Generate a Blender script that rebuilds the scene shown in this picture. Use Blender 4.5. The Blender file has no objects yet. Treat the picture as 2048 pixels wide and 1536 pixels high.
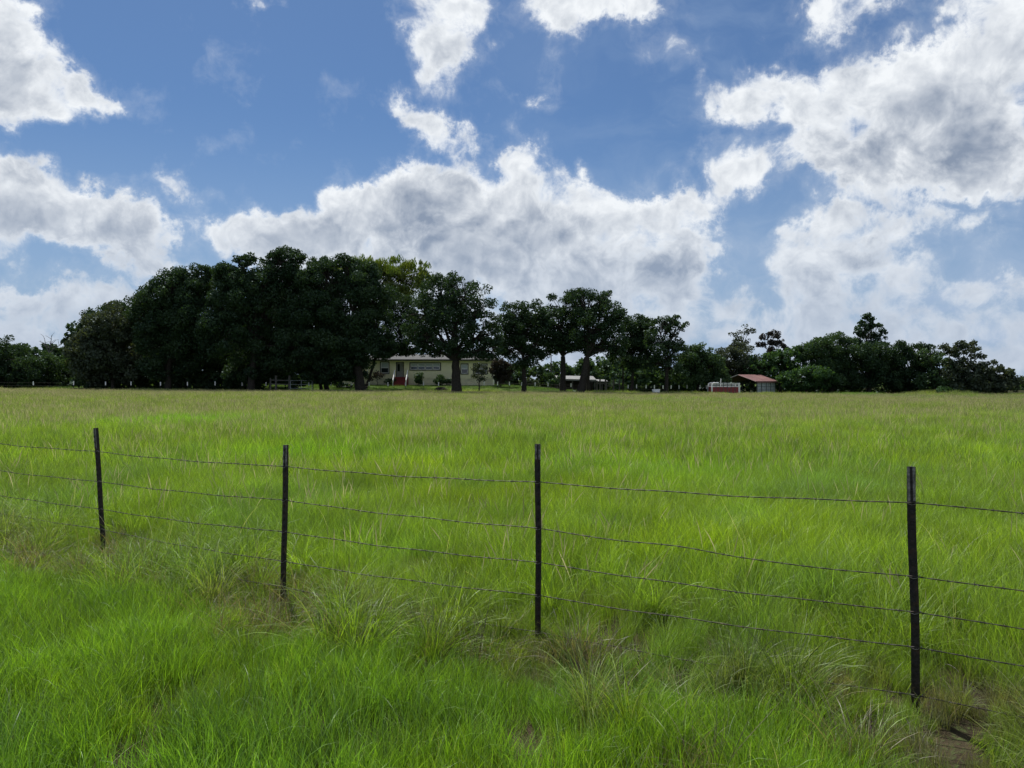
import bpy, math, random
import numpy as np
from mathutils import Vector
random.seed(7); np.random.seed(7)
S = bpy.context.scene
COL = S.collection
PI = math.pi
F = 1500.0          # focal length in photo pixels (2048 wide)
HOR = 760.0         # horizon row in the photo
CAMZ = 1.75

# ------------------------------------------------------------------ camera
cam_data = bpy.data.cameras.new('camera')
cam = bpy.data.objects.new('camera', cam_data); COL.objects.link(cam)
cam.location = (0, 0, CAMZ)
cam.rotation_euler = (PI / 2, 0, 0)
cam_data.sensor_width = 36.0
cam_data.lens = 36.0 * F / 2048.0
cam_data.shift_y = -(768.0 - HOR) / 2048.0
cam_data.clip_start = 0.1
cam_data.clip_end = 20000.0
S.camera = cam

# ------------------------------------------------------------------ light
SUN_EL, SUN_AZ = math.radians(60), math.radians(-22)     # azimuth from +Y, negative = left
sun_data = bpy.data.lights.new('sun', 'SUN')
sun_data.energy = 5.0
sun_data.angle = math.radians(0.53)
sun_data.color = (1.0, 0.955, 0.88)
sun = bpy.data.objects.new('sun', sun_data); COL.objects.link(sun)
sd = Vector((math.sin(SUN_AZ) * math.cos(SUN_EL), math.cos(SUN_AZ) * math.cos(SUN_EL), math.sin(SUN_EL)))
sun.rotation_euler = sd.to_track_quat('Z', 'Y').to_euler()

vs = S.view_settings
vs.view_transform = 'Standard'; vs.look = 'None'; vs.gamma = 1.0
vs.use_curve_mapping = False
vs.exposure = 0.4

S.cycles.max_bounces = 8
S.cycles.diffuse_bounces = 3
S.cycles.transmission_bounces = 5
S.cycles.transparent_max_bounces = 8
S.cycles.use_adaptive_sampling = False
S.cycles.adaptive_threshold = 0.02
S.cycles.use_denoising = True
S.cycles.denoiser = 'OPENIMAGEDENOISE'
S.cycles.denoising_input_passes = 'RGB_ALBEDO_NORMAL'
S.cycles.denoising_prefilter = 'ACCURATE'
S.cycles.sample_clamp_indirect = 8.0

# ------------------------------------------------------------------ sky
# clouds: (outline in degrees of the view -> kept as photo rows/columns and turned into directions)
CLOUDS = [
 (1.0, [(-80,-40),(20,-40),(35,20),(90,75),(130,150),(190,195),(235,215),(240,240),(170,258),(100,266),(40,264),(-80,260)]),
 (1.0, [(-80,305),(60,310),(130,318),(185,365),(240,395),(320,405),(345,440),(340,480),(370,520),(385,560),(330,560),(290,550),(200,510),(100,475),(-80,440)]),
 (1.0, [(390,515),(420,508),(440,530),(420,560),(390,560)]),
 (0.8, [(290,345),(345,335),(390,370),(405,402),(360,397),(330,390),(280,392)]),
 (0.9, [(-80,562),(60,568),(150,572),(148,522),(185,535),(240,560),(300,578),(330,640),(160,740),(-80,740)]),
 (0.94, [(400,430),(440,437),(500,425),(600,432),(640,410),(618,378),(680,380),(740,372),(785,322),(850,330),(915,322),(955,355),(972,388),(1000,370),(992,300),(1040,278),(1085,290),(1092,325),(1150,350),(1220,372),(1270,402),(1330,402),(1390,375),(1440,385),(1468,420),(1400,442),(1380,455),(1465,468),(1440,500),(1415,540),(1360,580),(1300,610),(1250,700),(900,700),(560,700),(540,560),(450,510),(415,470)]),
 (0.72, [(765,-40),(1000,-40),(1000,60),(965,95),(935,100),(925,140),(890,148),(862,182),(830,150),(795,90),(772,40)]),
 (0.8, [(1050,-40),(1330,-40),(1322,35),(1240,48),(1200,60),(1160,98),(1090,62)]),
 (1.0, [(755,185),(800,175),(850,215),(890,252),(940,232),(968,255),(945,322),(900,310),(850,292),(820,282),(780,235)]),
 (1.3, [(1032,180),(1062,168),(1088,180),(1088,200),(1045,205)]),
 (1.5, [(1018,245),(1035,238),(1042,252),(1030,262)]),
 (0.84, [(1395,228),(1450,172),(1465,135),(1530,128),(1600,152),(1640,122),(1760,120),(1830,98),(1920,98),(1945,60),(1975,20),(2010,-40),(2140,-40),(2140,400),(1950,408),(1850,395),(1750,380),(1650,372),(1600,335),(1545,290),(1540,262),(1480,250),(1430,245)]),
 (0.9, [(1372,165),(1405,150),(1432,160),(1420,195),(1390,200)]),
 (0.9, [(1630,-40),(1800,-40),(1790,50),(1740,55),(1700,98),(1635,70)]),
 (0.85, [(1870,-40),(1980,-40),(1960,30),(1900,55)]),
 (0.68, [(1395,290),(1440,270),(1490,302),(1540,325),(1562,350),(1520,388),(1470,392),(1440,390),(1410,335)]),
 (0.8, [(1540,462),(1590,440),(1610,450),(1585,490),(1620,485),(1640,420),(1690,405),(1760,425),(1870,425),(1860,442),(1820,465),(1790,510),(1880,508),(1920,505),(1890,548),(1820,565),(1750,580),(1680,610),(1600,590),(1545,560),(1530,500)]),
 (0.68, [(1240,620),(1290,585),(1400,562),(1500,545),(1570,560),(1700,585),(1800,572),(1900,556),(2140,542),(2140,740),(1100,740)]),
 (0.62, [(-80,640),(2140,640),(2140,760),(-80,760)]),
 (1.1, [(470,-40),(560,-40),(545,30),(500,25)]),
 (1.4, [(322,40),(355,30),(365,55),(335,60)]),
 (1.5, [(650,68),(680,52),(695,64),(670,78)]),
 (1.7, [(532,180),(552,178),(556,196),(540,200)]),
 (0.85, [(-80,468),(30,470),(70,500),(10,505),(-80,500)]),
 (0.8, [(1850,440),(1990,425),(2060,440),(1960,470),(1870,480)]),
]
SHADES = [(860,450,110,95,.75),(700,475,110,50,.5),(1330,530,85,45,.85),(1100,480,70,50,.45),(1740,300,160,60,.7),(1930,290,150,95,.8),
 (1830,345,200,45,.55),(260,470,100,45,.55),(340,520,45,35,.6),(80,430,110,45,.5),(1735,500,70,60,.8),(1650,575,90,28,.6),(1020,565,160,35,.4),
 (70,210,100,50,.35),(1450,620,160,30,.4),(130,620,160,40,.4),(1080,380,30,20,.4),(960,70,40,30,.3),(550,470,80,30,.35),(1180,560,90,30,.45),(2000,620,120,40,.4)]

UMAX, VMIN, VMAX = 0.74, -0.03, 0.56
NU, NV = 160, 96
def sky_maps():
    us = np.linspace(-UMAX, UMAX, NU); vss = np.linspace(VMIN, VMAX, NV)
    U, V = np.meshgrid(us, vss, indexing='ij')
    px = 1024 + F * np.tan(U); py = HOR - F * np.tan(V) / np.cos(U)
    C = np.zeros_like(px)
    for val, poly in CLOUDS:
        ins = np.zeros(px.shape, bool); n = len(poly)
        for i in range(n):
            x1, y1 = poly[i]; x2, y2 = poly[(i + 1) % n]
            if y1 == y2: continue
            c = ((y1 > py) != (y2 > py)) & (px < (x2 - x1) * (py - y1) / (y2 - y1) + x1)
            ins ^= c
        C = np.maximum(C, np.where(ins, val, 0))
    def blur(a, s):
        r = int(3 * s) + 1; k = np.exp(-0.5 * (np.arange(-r, r + 1) / s) ** 2); k /= k.sum()
        a = np.pad(a, r, mode='edge')
        a = np.apply_along_axis(lambda m: np.convolve(m, k, 'valid'), 0, a)
        return np.apply_along_axis(lambda m: np.convolve(m, k, 'valid'), 1, a)
    Cb = 0.5 * blur(C, 1.0) + 0.5 * blur(C, 3.2)
    D = np.zeros_like(px)
    for cx, cy, rx, ry, a in SHADES:
        D = np.maximum(D, a * np.exp(-(((px - cx) / rx) ** 2 + ((py - cy) / ry) ** 2)))
    return Cb, D

world = bpy.data.worlds.new('World'); S.world = world
world.use_nodes = True
wn, wl = world.node_tree.nodes, world.node_tree.links
wn.clear()
class NT:
    def __init__(s, tree): s.t = tree
    def n(s, typ, **kw):
        nd = s.t.nodes.new(typ)
        for k, v in kw.items(): setattr(nd, k, v)
        return nd
    def link(s, a, b): s.t.links.new(a, b)
    def setin(s, sock, v):
        if isinstance(v, bpy.types.NodeSocket): s.link(v, sock)
        else: sock.default_value = v
    def m(s, op, a, b=0.0, c=0.0, clamp=False):
        nd = s.n('ShaderNodeMath', operation=op, use_clamp=clamp)
        s.setin(nd.inputs[0], a); s.setin(nd.inputs[1], b)
        if len(nd.inputs) > 2: s.setin(nd.inputs[2], c)
        return nd.outputs[0]
    def v(s, op, a, b=(0, 0, 0), sc=None):
        nd = s.n('ShaderNodeVectorMath', operation=op)
        s.setin(nd.inputs[0], a)
        if op == 'SCALE': s.setin(nd.inputs['Scale'], sc)
        else: s.setin(nd.inputs[1], b)
        return nd.outputs['Value'] if op in ('DOT_PRODUCT', 'LENGTH') else nd.outputs[0]
    def rng(s, x, a, b, c=0.0, d=1.0, smooth=True):
        nd = s.n('ShaderNodeMapRange')
        if smooth: nd.interpolation_type = 'SMOOTHSTEP'
        s.setin(nd.inputs['Value'], x)
        for k, q in (('From Min', a), ('From Max', b), ('To Min', c), ('To Max', d)): s.setin(nd.inputs[k], q)
        return nd.outputs['Result']
    def noise(s, vec, scale, detail=3.0, rough=0.5, dist=0.0, lac=2.0):
        nd = s.n('ShaderNodeTexNoise')
        s.setin(nd.inputs['Vector'], vec)
        nd.inputs['Scale'].default_value = scale; nd.inputs['Detail'].default_value = detail
        nd.inputs['Roughness'].default_value = rough; nd.inputs['Distortion'].default_value = dist
        nd.inputs['Lacunarity'].default_value = lac
        return nd.outputs['Fac'], nd.outputs['Color']
    def mix(s, f, a, b):
        nd = s.n('ShaderNodeMix', data_type='RGBA')
        s.setin(nd.inputs['Factor'], f)
        s.setin(nd.inputs['A'] if False else nd.inputs[6], a); s.setin(nd.inputs[7], b)
        return nd.outputs[2]
    def mixf(s, f, a, b):
        nd = s.n('ShaderNodeMix', data_type='FLOAT')
        s.setin(nd.inputs[0], f); s.setin(nd.inputs[2], a); s.setin(nd.inputs[3], b)
        return nd.outputs[0]

def build_world():
    T = NT(world.node_tree)
    sky = T.n('ShaderNodeTexSky', sky_type='NISHITA')
    sky.sun_disc = False
    sky.sun_elevation = SUN_EL
    sky.sun_rotation = SUN_AZ % (2 * PI)
    sky.altitude = 100; sky.air_density = 1.0; sky.dust_density = 0.6; sky.ozone_density = 2.0
    geo = T.n('ShaderNodeTexCoord')
    d0 = geo.outputs['Generated']
    # ragged edges: the direction is displaced by two scales of noise
    sepz = T.n('ShaderNodeSeparateXYZ'); T.link(d0, sepz.inputs[0])
    zc = sepz.outputs['Z']
    _, w1 = T.noise(d0, 9.0, 3.0, 0.55)
    _, w2 = T.noise(d0, 34.0, 5.0, 0.62)
    a1 = T.v('SCALE', T.v('SUBTRACT', w1, (0.5, 0.5, 0.5)), sc=0.055)
    a2 = T.v('SCALE', T.v('SUBTRACT', w2, (0.5, 0.5, 0.5)), sc=0.062)
    d1 = T.v('ADD', T.v('ADD', d0, a1), a2)
    def maps(d, lowrank=False):
        nrm = T.v('NORMALIZE', d)
        sp = T.n('ShaderNodeSeparateXYZ'); T.link(nrm, sp.inputs[0])
        u = T.m('ARCTAN2', sp.outputs['X'], sp.outputs['Y'])
        vv = T.m('ARCSINE', sp.outputs['Z'])
        un = T.m('MULTIPLY', u, 1.0 / UMAX)
        vn = T.m('MULTIPLY_ADD', vv, 2.0 / (VMAX - VMIN), -(VMAX + VMIN) / (VMAX - VMIN))
        return un, vn
    def tensor(M, rank, un, vn):
        Us, s, Vt = np.linalg.svd(M, full_matrices=False)
        cu = T.n('ShaderNodeCombineXYZ'); cv = T.n('ShaderNodeCombineXYZ')
        for k in range(3): T.link(un, cu.inputs[k]); T.link(vn, cv.inputs[k])
        total = None
        for g in range(0, rank, 3):
            outs = []; sc = []
            for k in range(3):
                a = Us[:, g + k]; b = Vt[g + k]
                ma, mb = np.abs(a).max(), np.abs(b).max()
                sc.append(float(s[g + k] * ma * mb)); outs.append((a / ma, b / mb))
            nodes = []
            for side, src in ((0, cu), (1, cv)):
                nd = T.n('ShaderNodeVectorCurve')
                mp = nd.mapping; mp.use_clip = False; mp.extend = 'HORIZONTAL'
                for k in range(3):
                    arr = outs[k][side]; xs = np.linspace(-1, 1, len(arr))
                    cm = mp.curves[k]
                    while len(cm.points) > 2: cm.points.remove(cm.points[1])
                    cm.points[0].location = (-1, float(arr[0])); cm.points[1].location = (1, float(arr[-1]))
                    for i in range(1, len(arr) - 1):
                        p = cm.points.new(float(xs[i]), float(arr[i]))
                    for p in cm.points: p.handle_type = 'VECTOR'
                mp.update()
                T.link(src.outputs[0], nd.inputs['Vector']); nodes.append(nd.outputs[0])
            a = T.v('MULTIPLY', nodes[0], tuple(sc))
            dt = T.v('DOT_PRODUCT', a, nodes[1])
            total = dt if total is None else T.m('ADD', total, dt)
        return total
    Cb, D = sky_maps()
    un, vn = maps(d1)
    cov = tensor(Cb, 18, un, vn)
    dark = tensor(D, 12, un, vn)
    up = T.m('ADD', vn, 0.17)
    over = tensor(Cb, 12, T.m('ADD', un, -0.02), up)
    # outside the outlined part the same kind of broken cumulus goes on
    gf, _ = T.noise(d0, 3.2, 2.0, 0.5)
    gen = T.rng(gf, 0.42, 0.60, 0.0, 1.0)
    inside = T.m('MULTIPLY', T.rng(T.m('ABSOLUTE', un), 0.94, 1.0, 1.0, 0.0), T.rng(vn, 0.9, 1.0, 1.0, 0.0))
    # (only the front half of the sphere is outlined)
    cov = T.mixf(inside, gen, cov)
    dark = T.m('MAXIMUM', T.m('MULTIPLY', dark, inside), T.m('MULTIPLY', T.m('MULTIPLY', T.rng(over, 0.35, 1.0), inside), 0.46))
    wv = T.v('ADD', d0, T.v('SCALE', T.v('SUBTRACT', w1, (0.5, 0.5, 0.5)), sc=0.06))
    f1, _ = T.noise(wv, 15.0, 10.0, 0.62)
    f0, _ = T.noise(T.v('MULTIPLY', d0, (1.0, 1.0, 1.7)), 7.5, 2.0, 0.5)
    dens = T.m('ADD', cov, T.m('MULTIPLY', T.m('SUBTRACT', f1, 0.5), 2.0))
    dens = T.m('ADD', dens, T.m('MULTIPLY', T.m('SUBTRACT', f0, 0.5), 1.15))
    alpha = T.m('ADD', T.m('MULTIPLY', T.rng(dens, 0.38, 0.78), 0.82), T.m('MULTIPLY', T.rng(dens, 0.10, 0.60), 0.18))
    core = T.rng(dens, 0.55, 1.25)
    g1, _ = T.noise(wv, 17.0, 4.0, 0.5)
    g2, _ = T.noise(T.v('ADD', wv, (-0.004, 0.0, 0.014)), 17.0, 4.0, 0.5)
    h1, _ = T.noise(wv, 38.0, 4.0, 0.55)
    puff = T.m('MULTIPLY', T.m('SUBTRACT', T.m('ABSOLUTE', T.m('SUBTRACT', h1, 0.5)), 0.09), 0.75)
    relief = T.m('ADD', T.m('MULTIPLY', T.m('SUBTRACT', g1, g2), 1.5), puff)
    # grey where the cloud is thick, white at its thin sunlit rims
    b0 = T.m('SUBTRACT', 1.02, T.m('MULTIPLY', core, 0.42))
    b1 = T.m('SUBTRACT', b0, T.m('MULTIPLY', T.m('MULTIPLY', dark, T.rng(dens, 0.42, 1.0)), 0.80))
    b2 = T.m('ADD', b1, relief, clamp=False)
    b2 = T.m('MAXIMUM', T.m('MINIMUM', b2, 1.12), -0.05)
    ccol = T.mix(T.rng(b2, -0.05, 1.0, smooth=False), (1.9, 2.35, 3.15, 1), (6.9, 7.15, 7.4, 1))
    sk = T.v('MULTIPLY', sky.outputs[0], (0.30, 0.43, 0.57))
    # thin veil near the horizon and to the right of the view
    veil = T.m('ADD', T.rng(zc, 0.0, 0.34, 0.80, 0.07), 0.0)
    sx = T.rng(sepz.outputs['X'], -0.2, 0.5, 0.0, 0.30)
    vf, _ = T.noise(T.v('MULTIPLY', T.v('ADD', d0, T.v('SCALE', w1, sc=0.12)), (1.0, 1.0, 3.0)), 6.0, 6.0, 0.6)
    vf = T.rng(vf, 0.35, 0.68, 0.05, 1.0)
    veil = T.m('ADD', veil, T.m('MULTIPLY', sx, T.m('MULTIPLY', vf, 1.25)), clamp=True)
    sk2 = T.mix(veil, sk, (2.6, 3.5, 4.9, 1))
    ccol = T.mix(T.rng(zc, 0.02, 0.26, 0.62, 0.0), ccol, (2.9, 3.6, 4.7, 1))
    colr = T.mix(alpha, sk2, ccol)
    bg = T.n('ShaderNodeBackground'); bg.inputs['Strength'].default_value = 0.1
    T.link(colr, bg.inputs['Color'])
    out = T.n('ShaderNodeOutputWorld'); T.link(bg.outputs[0], out.inputs[0])
build_world()
world.cycles.sampling_method = 'MANUAL'
world.cycles.sample_map_resolution = 512

# ------------------------------------------------------------------ helpers
def tag(o, label=None, cat=None, group=None, kind=None):
    if label: o['label'] = label
    if cat: o['category'] = cat
    if group: o['group'] = group
    if kind: o['kind'] = kind
    return o
def empty(name, loc, label, cat, group=None, rz=0.0):
    o = bpy.data.objects.new(name, None); COL.objects.link(o)
    o.location = loc; o.rotation_euler = (0, 0, rz); o.empty_display_size = 0.3
    return tag(o, label, cat, group)
def mesh_np(name, V, Fq, mat=None, attrs=None, smooth=False):
    """V (n,3); Fq (m,4) or (m,3) int array, or a list of such arrays"""
    me = bpy.data.meshes.new(name)
    parts = Fq if isinstance(Fq, list) else [Fq]
    loops = np.concatenate([p.ravel() for p in parts]).astype(np.int32)
    tot = np.concatenate([np.full(len(p), p.shape[1]) for p in parts]).astype(np.int32)
    start = np.concatenate([[0], np.cumsum(tot)[:-1]]).astype(np.int32)
    me.vertices.add(len(V)); me.vertices.foreach_set('co', np.asarray(V, np.float32).ravel())
    me.loops.add(len(loops)); me.loops.foreach_set('vertex_index', loops)
    me.polygons.add(len(tot)); me.polygons.foreach_set('loop_start', start); me.polygons.foreach_set('loop_total', tot)
    if smooth: me.polygons.foreach_set('use_smooth', np.ones(len(tot), bool))
    me.update(calc_edges=True)
    for k, a in (attrs or {}).items():
        a = np.asarray(a, np.float32)
        if a.ndim == 1:
            at = me.attributes.new(k, 'FLOAT', 'POINT'); at.data.foreach_set('value', a)
        else:
            at = me.attributes.new(k, 'FLOAT_VECTOR', 'POINT'); at.data.foreach_set('vector', a.ravel())
    if mat: me.materials.append(mat)
    return me
def link(name, me, parent=None, loc=(0, 0, 0)):
    o = bpy.data.objects.new(name, me); COL.objects.link(o); o.location = loc
    if parent is not None: o.parent = parent
    return o
class MB:
    def __init__(s): s.v = []; s.f = []
    def add(s, vs_, fs):
        b = len(s.v); s.v += [tuple(p) for p in vs_]; s.f += [tuple(i + b for i in f) for f in fs]; return s
    def box(s, x0, x1, y0, y1, z0, z1):
        return s.add([(x0,y0,z0),(x1,y0,z0),(x1,y1,z0),(x0,y1,z0),(x0,y0,z1),(x1,y0,z1),(x1,y1,z1),(x0,y1,z1)],
                     [(0,3,2,1),(4,5,6,7),(0,1,5,4),(1,2,6,5),(2,3,7,6),(3,0,4,7)])
    def hexa(s, pts):
        return s.add(pts, [(0,3,2,1),(4,5,6,7),(0,1,5,4),(1,2,6,5),(2,3,7,6),(3,0,4,7)])
    def tube(s, pts, radii, n=8, cap=True):
        pts = [Vector(p) for p in pts]; m = len(pts)
        if not hasattr(radii, '__len__'): radii = [radii] * m
        vs_, fs = [], []
        up = Vector((0.13, 0.2, 1)).normalized(); prev = None
        for i, p in enumerate(pts):
            t = (pts[min(i + 1, m - 1)] - pts[max(i - 1, 0)]).normalized()
            if prev is None:
                a = t.cross(up)
                if a.length < 0.2: a = t.cross(Vector((1, 0, 0)))
            else: a = prev - t * prev.dot(t)
            a.normalize(); prev = a; b = t.cross(a)
            for k in range(n):
                an = 2 * PI * k / n
                vs_.append(p + (a * math.cos(an) + b * math.sin(an)) * radii[i])
        for i in range(m - 1):
            for k in range(n):
                fs.append((i*n+k, i*n+(k+1) % n, (i+1)*n+(k+1) % n, (i+1)*n+k))
        if cap: fs.append(tuple(range(n-1, -1, -1))); fs.append(tuple((m-1)*n+k for k in range(n)))
        return s.add(vs_, fs)
    def build(s, name, mat, parent=None, loc=(0, 0, 0), smooth=False, bevel=0):
        me = bpy.data.meshes.new(name); me.from_pydata(s.v, [], s.f)
        if smooth: me.polygons.foreach_set('use_smooth', [True] * len(me.polygons))
        me.materials.append(mat); me.update()
        o = link(name, me, parent, loc)
        if bevel:
            b = o.modifiers.new('bevel', 'BEVEL'); b.width = bevel; b.segments = 2
        return o
def smooth01(a, b, x):
    t = np.clip((x - a) / (b - a), 0, 1); return t * t * (3 - 2 * t)
_lat = np.random.RandomState(3).rand(4, 256, 256)
def vnoise(x, y, scale, k=0):
    x = np.asarray(x, float) / scale + 57.3 * k; y = np.asarray(y, float) / scale + 31.7 * k
    xi = np.floor(x).astype(int); yi = np.floor(y).astype(int); fx = x - xi; fy = y - yi
    fx = fx * fx * (3 - 2 * fx); fy = fy * fy * (3 - 2 * fy); L = _lat[k % 4]
    g = lambda i, j: L[(xi + i) % 256, (yi + j) % 256]
    return (g(0,0)*(1-fx)+g(1,0)*fx)*(1-fy) + (g(0,1)*(1-fx)+g(1,1)*fx)*fy
def fbm(x, y, scale, k=0, o=3):
    r = 0; a = 1; t = 0
    for i in range(o): r = r + a * vnoise(x, y, scale / 2 ** i, k + i); t += a; a *= 0.5
    return r / t

# ------------------------------------------------------------------ materials
def mat_new(name):
    m = bpy.data.materials.new(name); m.use_nodes = True
    m.node_tree.nodes.clear(); T = NT(m.node_tree)
    out = T.n('ShaderNodeOutputMaterial')
    return m, T, out
def simple(name, col, rough=0.6, metal=0.0, var=0.15, scale=6.0, dirt=None, dirt_amt=0.3, bump=0.0, spec=0.5):
    m, T, out = mat_new(name)
    g = T.n('ShaderNodeTexCoord').outputs['Object']
    f, _ = T.noise(g, scale, 5, 0.6)
    a = tuple(c * (1 - var) for c in col) + (1,); b = tuple(min(1, c * (1 + var)) for c in col) + (1,)
    c = T.mix(T.rng(f, 0.3, 0.7), a, b)
    if dirt:
        f2, _ = T.noise(g, scale * 0.37, 6, 0.68)
        c = T.mix(T.m('MULTIPLY', T.rng(f2, 0.48, 0.68), dirt_amt), c, tuple(dirt) + (1,))
    p = T.n('ShaderNodeBsdfPrincipled'); T.link(c, p.inputs['Base Color'])
    p.inputs['Roughness'].default_value = rough; p.inputs['Metallic'].default_value = metal
    p.inputs['Specular IOR Level'].default_value = spec
    if bump:
        bn = T.n('ShaderNodeBump'); bn.inputs['Strength'].default_value = bump; bn.inputs['Distance'].default_value = 0.02
        T.link(f, bn.inputs['Height']); T.link(bn.outputs[0], p.inputs['Normal'])
    T.link(p.outputs[0], out.inputs[0])
    return m
def leafmat(name, col, col2, trans=0.35, tcol=None):
    m, T, out = mat_new(name)
    g = T.n('ShaderNodeTexCoord').outputs['Object']
    f, _ = T.noise(g, 0.55, 4, 0.6)
    at = T.n('ShaderNodeAttribute', attribute_name='rnd')
    k = T.m('ADD', T.m('MULTIPLY', T.rng(f, 0.35, 0.65), 0.55), T.m('MULTIPLY', at.outputs['Fac'], 0.45))
    c = T.mix(k, col + (1,), col2 + (1,))
    d = T.n('ShaderNodeBsdfDiffuse'); T.link(c, d.inputs[0])
    tr = T.n('ShaderNodeBsdfTranslucent')
    tc = T.v('MULTIPLY', c, tcol or (1.5, 1.45, 0.6)); T.link(tc, tr.inputs[0])
    mx = T.n('ShaderNodeMixShader'); mx.inputs[0].default_value = trans
    T.link(d.outputs[0], mx.inputs[1]); T.link(tr.outputs[0], mx.inputs[2])
    gl = T.n('ShaderNodeBsdfGlossy'); gl.inputs['Roughness'].default_value = 0.5; gl.inputs[0].default_value = (.6, .7, .75, 1)
    m2 = T.n('ShaderNodeMixShader'); m2.inputs[0].default_value = 0.025
    T.link(mx.outputs[0], m2.inputs[1]); T.link(gl.outputs[0], m2.inputs[2])
    T.link(m2.outputs[0], out.inputs[0])
    return m
def grassmat(name, trans=0.45, gloss=0.03):
    m, T, out = mat_new(name)
    ti = T.n('ShaderNodeAttribute', attribute_name='tint', attribute_type='INSTANCER')
    bt = T.n('ShaderNodeAttribute', attribute_name='bt').outputs['Fac']
    br = T.n('ShaderNodeAttribute', attribute_name='br').outputs['Fac']
    base = ti.outputs['Color']
    c = T.v('SCALE', base, sc=T.rng(br, 0, 1, 0.45, 1.6, smooth=False))
    # some blades are straw coloured, sheaths at the foot of every blade are dry
    dry = T.m('GREATER_THAN', br, 0.95)
    straw = T.v('MULTIPLY', T.v('SCALE', base, sc=1.0), (1.7, 1.2, 4.0))
    c = T.mix(T.m('MULTIPLY', dry, 0.8), c, straw)
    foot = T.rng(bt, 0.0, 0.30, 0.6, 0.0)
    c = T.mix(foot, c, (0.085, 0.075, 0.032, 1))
    d = T.n('ShaderNodeBsdfDiffuse'); T.link(c, d.inputs[0])
    tr = T.n('ShaderNodeBsdfTranslucent')
    T.link(T.v('MULTIPLY', c, (1.25, 1.3, 0.55)), tr.inputs[0])
    mx = T.n('ShaderNodeMixShader'); mx.inputs[0].default_value = trans
    T.link(d.outputs[0], mx.inputs[1]); T.link(tr.outputs[0], mx.inputs[2])
    gl = T.n('ShaderNodeBsdfGlossy'); gl.inputs['Roughness'].default_value = 0.5; gl.inputs[0].default_value = (.9, .95, 1, 1)
    m2 = T.n('ShaderNodeMixShader'); m2.inputs[0].default_value = gloss
    T.link(mx.outputs[0], m2.inputs[1]); T.link(gl.outputs[0], m2.inputs[2])
    T.link(m2.outputs[0], out.inputs[0])
    return m
def headmat():
    m, T, out = mat_new('seed_head')
    ti = T.n('ShaderNodeAttribute', attribute_name='tint', attribute_type='INSTANCER').outputs['Color']
    bt = T.n('ShaderNodeAttribute', attribute_name='bt').outputs['Fac']
    br = T.n('ShaderNodeAttribute', attribute_name='br').outputs['Fac']
    c = T.mix(T.rng(bt, 0.55, 0.8), T.v('SCALE', ti, sc=T.rng(br, 0, 1, .8, 1.5, smooth=False)), T.v('SCALE', (0.40, 0.36, 0.19), sc=T.rng(br, 0, 1, .5, 1.35, smooth=False)))
    d = T.n('ShaderNodeBsdfDiffuse'); T.link(c, d.inputs[0])
    tr = T.n('ShaderNodeBsdfTranslucent'); T.link(c, tr.inputs[0])
    mx = T.n('ShaderNodeMixShader'); mx.inputs[0].default_value = 0.35
    T.link(d.outputs[0], mx.inputs[1]); T.link(tr.outputs[0], mx.inputs[2]); T.link(mx.outputs[0], out.inputs[0])
    return m

M = {}
M['bark'] = simple('bark', (0.034, 0.030, 0.026), 0.95, var=0.45, scale=9, bump=0.6, spec=0.1)
M['post_steel'] = simple('post_steel', (0.020, 0.016, 0.015), 0.62, metal=0.0, var=0.4, scale=40, dirt=(0.07, 0.035, 0.02), dirt_amt=0.5, bump=0.3, spec=0.3)
M['worn_steel'] = simple('worn_steel', (0.17, 0.16, 0.155), 0.6, metal=0.15, var=0.5, scale=60, dirt=(0.03, 0.02, 0.018), dirt_amt=0.9, spec=0.3)
M['wire'] = simple('wire', (0.03, 0.027, 0.024), 0.6, metal=0.3, var=0.4, scale=30, dirt=(0.06, 0.028, 0.014), dirt_amt=0.6)
M['clip'] = simple('clip', (0.22, 0.21, 0.2), 0.45, metal=0.7)
M['white'] = simple('white_paint', (0.86, 0.86, 0.85), 0.6, var=0.06)
M['weathered'] = simple('weathered_wood', (0.10, 0.095, 0.088), 0.9, var=0.35, scale=8, spec=0.1)
M['siding'] = simple('cream_siding', (0.88, 0.84, 0.56), 0.7, var=0.03, scale=1.2, dirt=(0.6, 0.56, 0.38), dirt_amt=0.3)
M['skirt'] = simple('cream_skirting', (0.78, 0.74, 0.50), 0.75, var=0.08, scale=1.5, dirt=(0.3, 0.27, 0.18), dirt_amt=0.5)
M['darktrim'] = simple('dark_trim', (0.022, 0.026, 0.024), 0.6)
M['shingle'] = simple('grey_shingle', (0.13, 0.132, 0.135), 0.9, var=0.25, scale=14, spec=0.1)
M['red'] = simple('red_paint', (0.20, 0.02, 0.026), 0.6, var=0.2)
M['rust_red'] = simple('rusty_red_metal', (0.125, 0.052, 0.05), 0.6, var=0.25, scale=1.6, dirt=(0.2, 0.11, 0.09), dirt_amt=0.6)
M['galv'] = simple('galvanised_sheet', (0.30, 0.33, 0.34), 0.5, metal=0.2, var=0.2, scale=2.5)
M['galv_dark'] = simple('dark_frame', (0.05, 0.06, 0.06), 0.5, metal=0.2)
M['tin'] = simple('tin_roof', (0.13, 0.13, 0.125), 0.55, metal=0.1, var=0.15, scale=2)
M['darkwood'] = simple('dark_wood', (0.05, 0.042, 0.035), 0.9)
M['green_board'] = simple('green_board', (0.07, 0.11, 0.08), 0.7)
M['rubber'] = simple('rubber', (0.02, 0.02, 0.02), 0.8)
M['brush'] = simple('brush_wood', (0.035, 0.030, 0.026), 0.95, var=0.5, scale=5)
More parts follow.
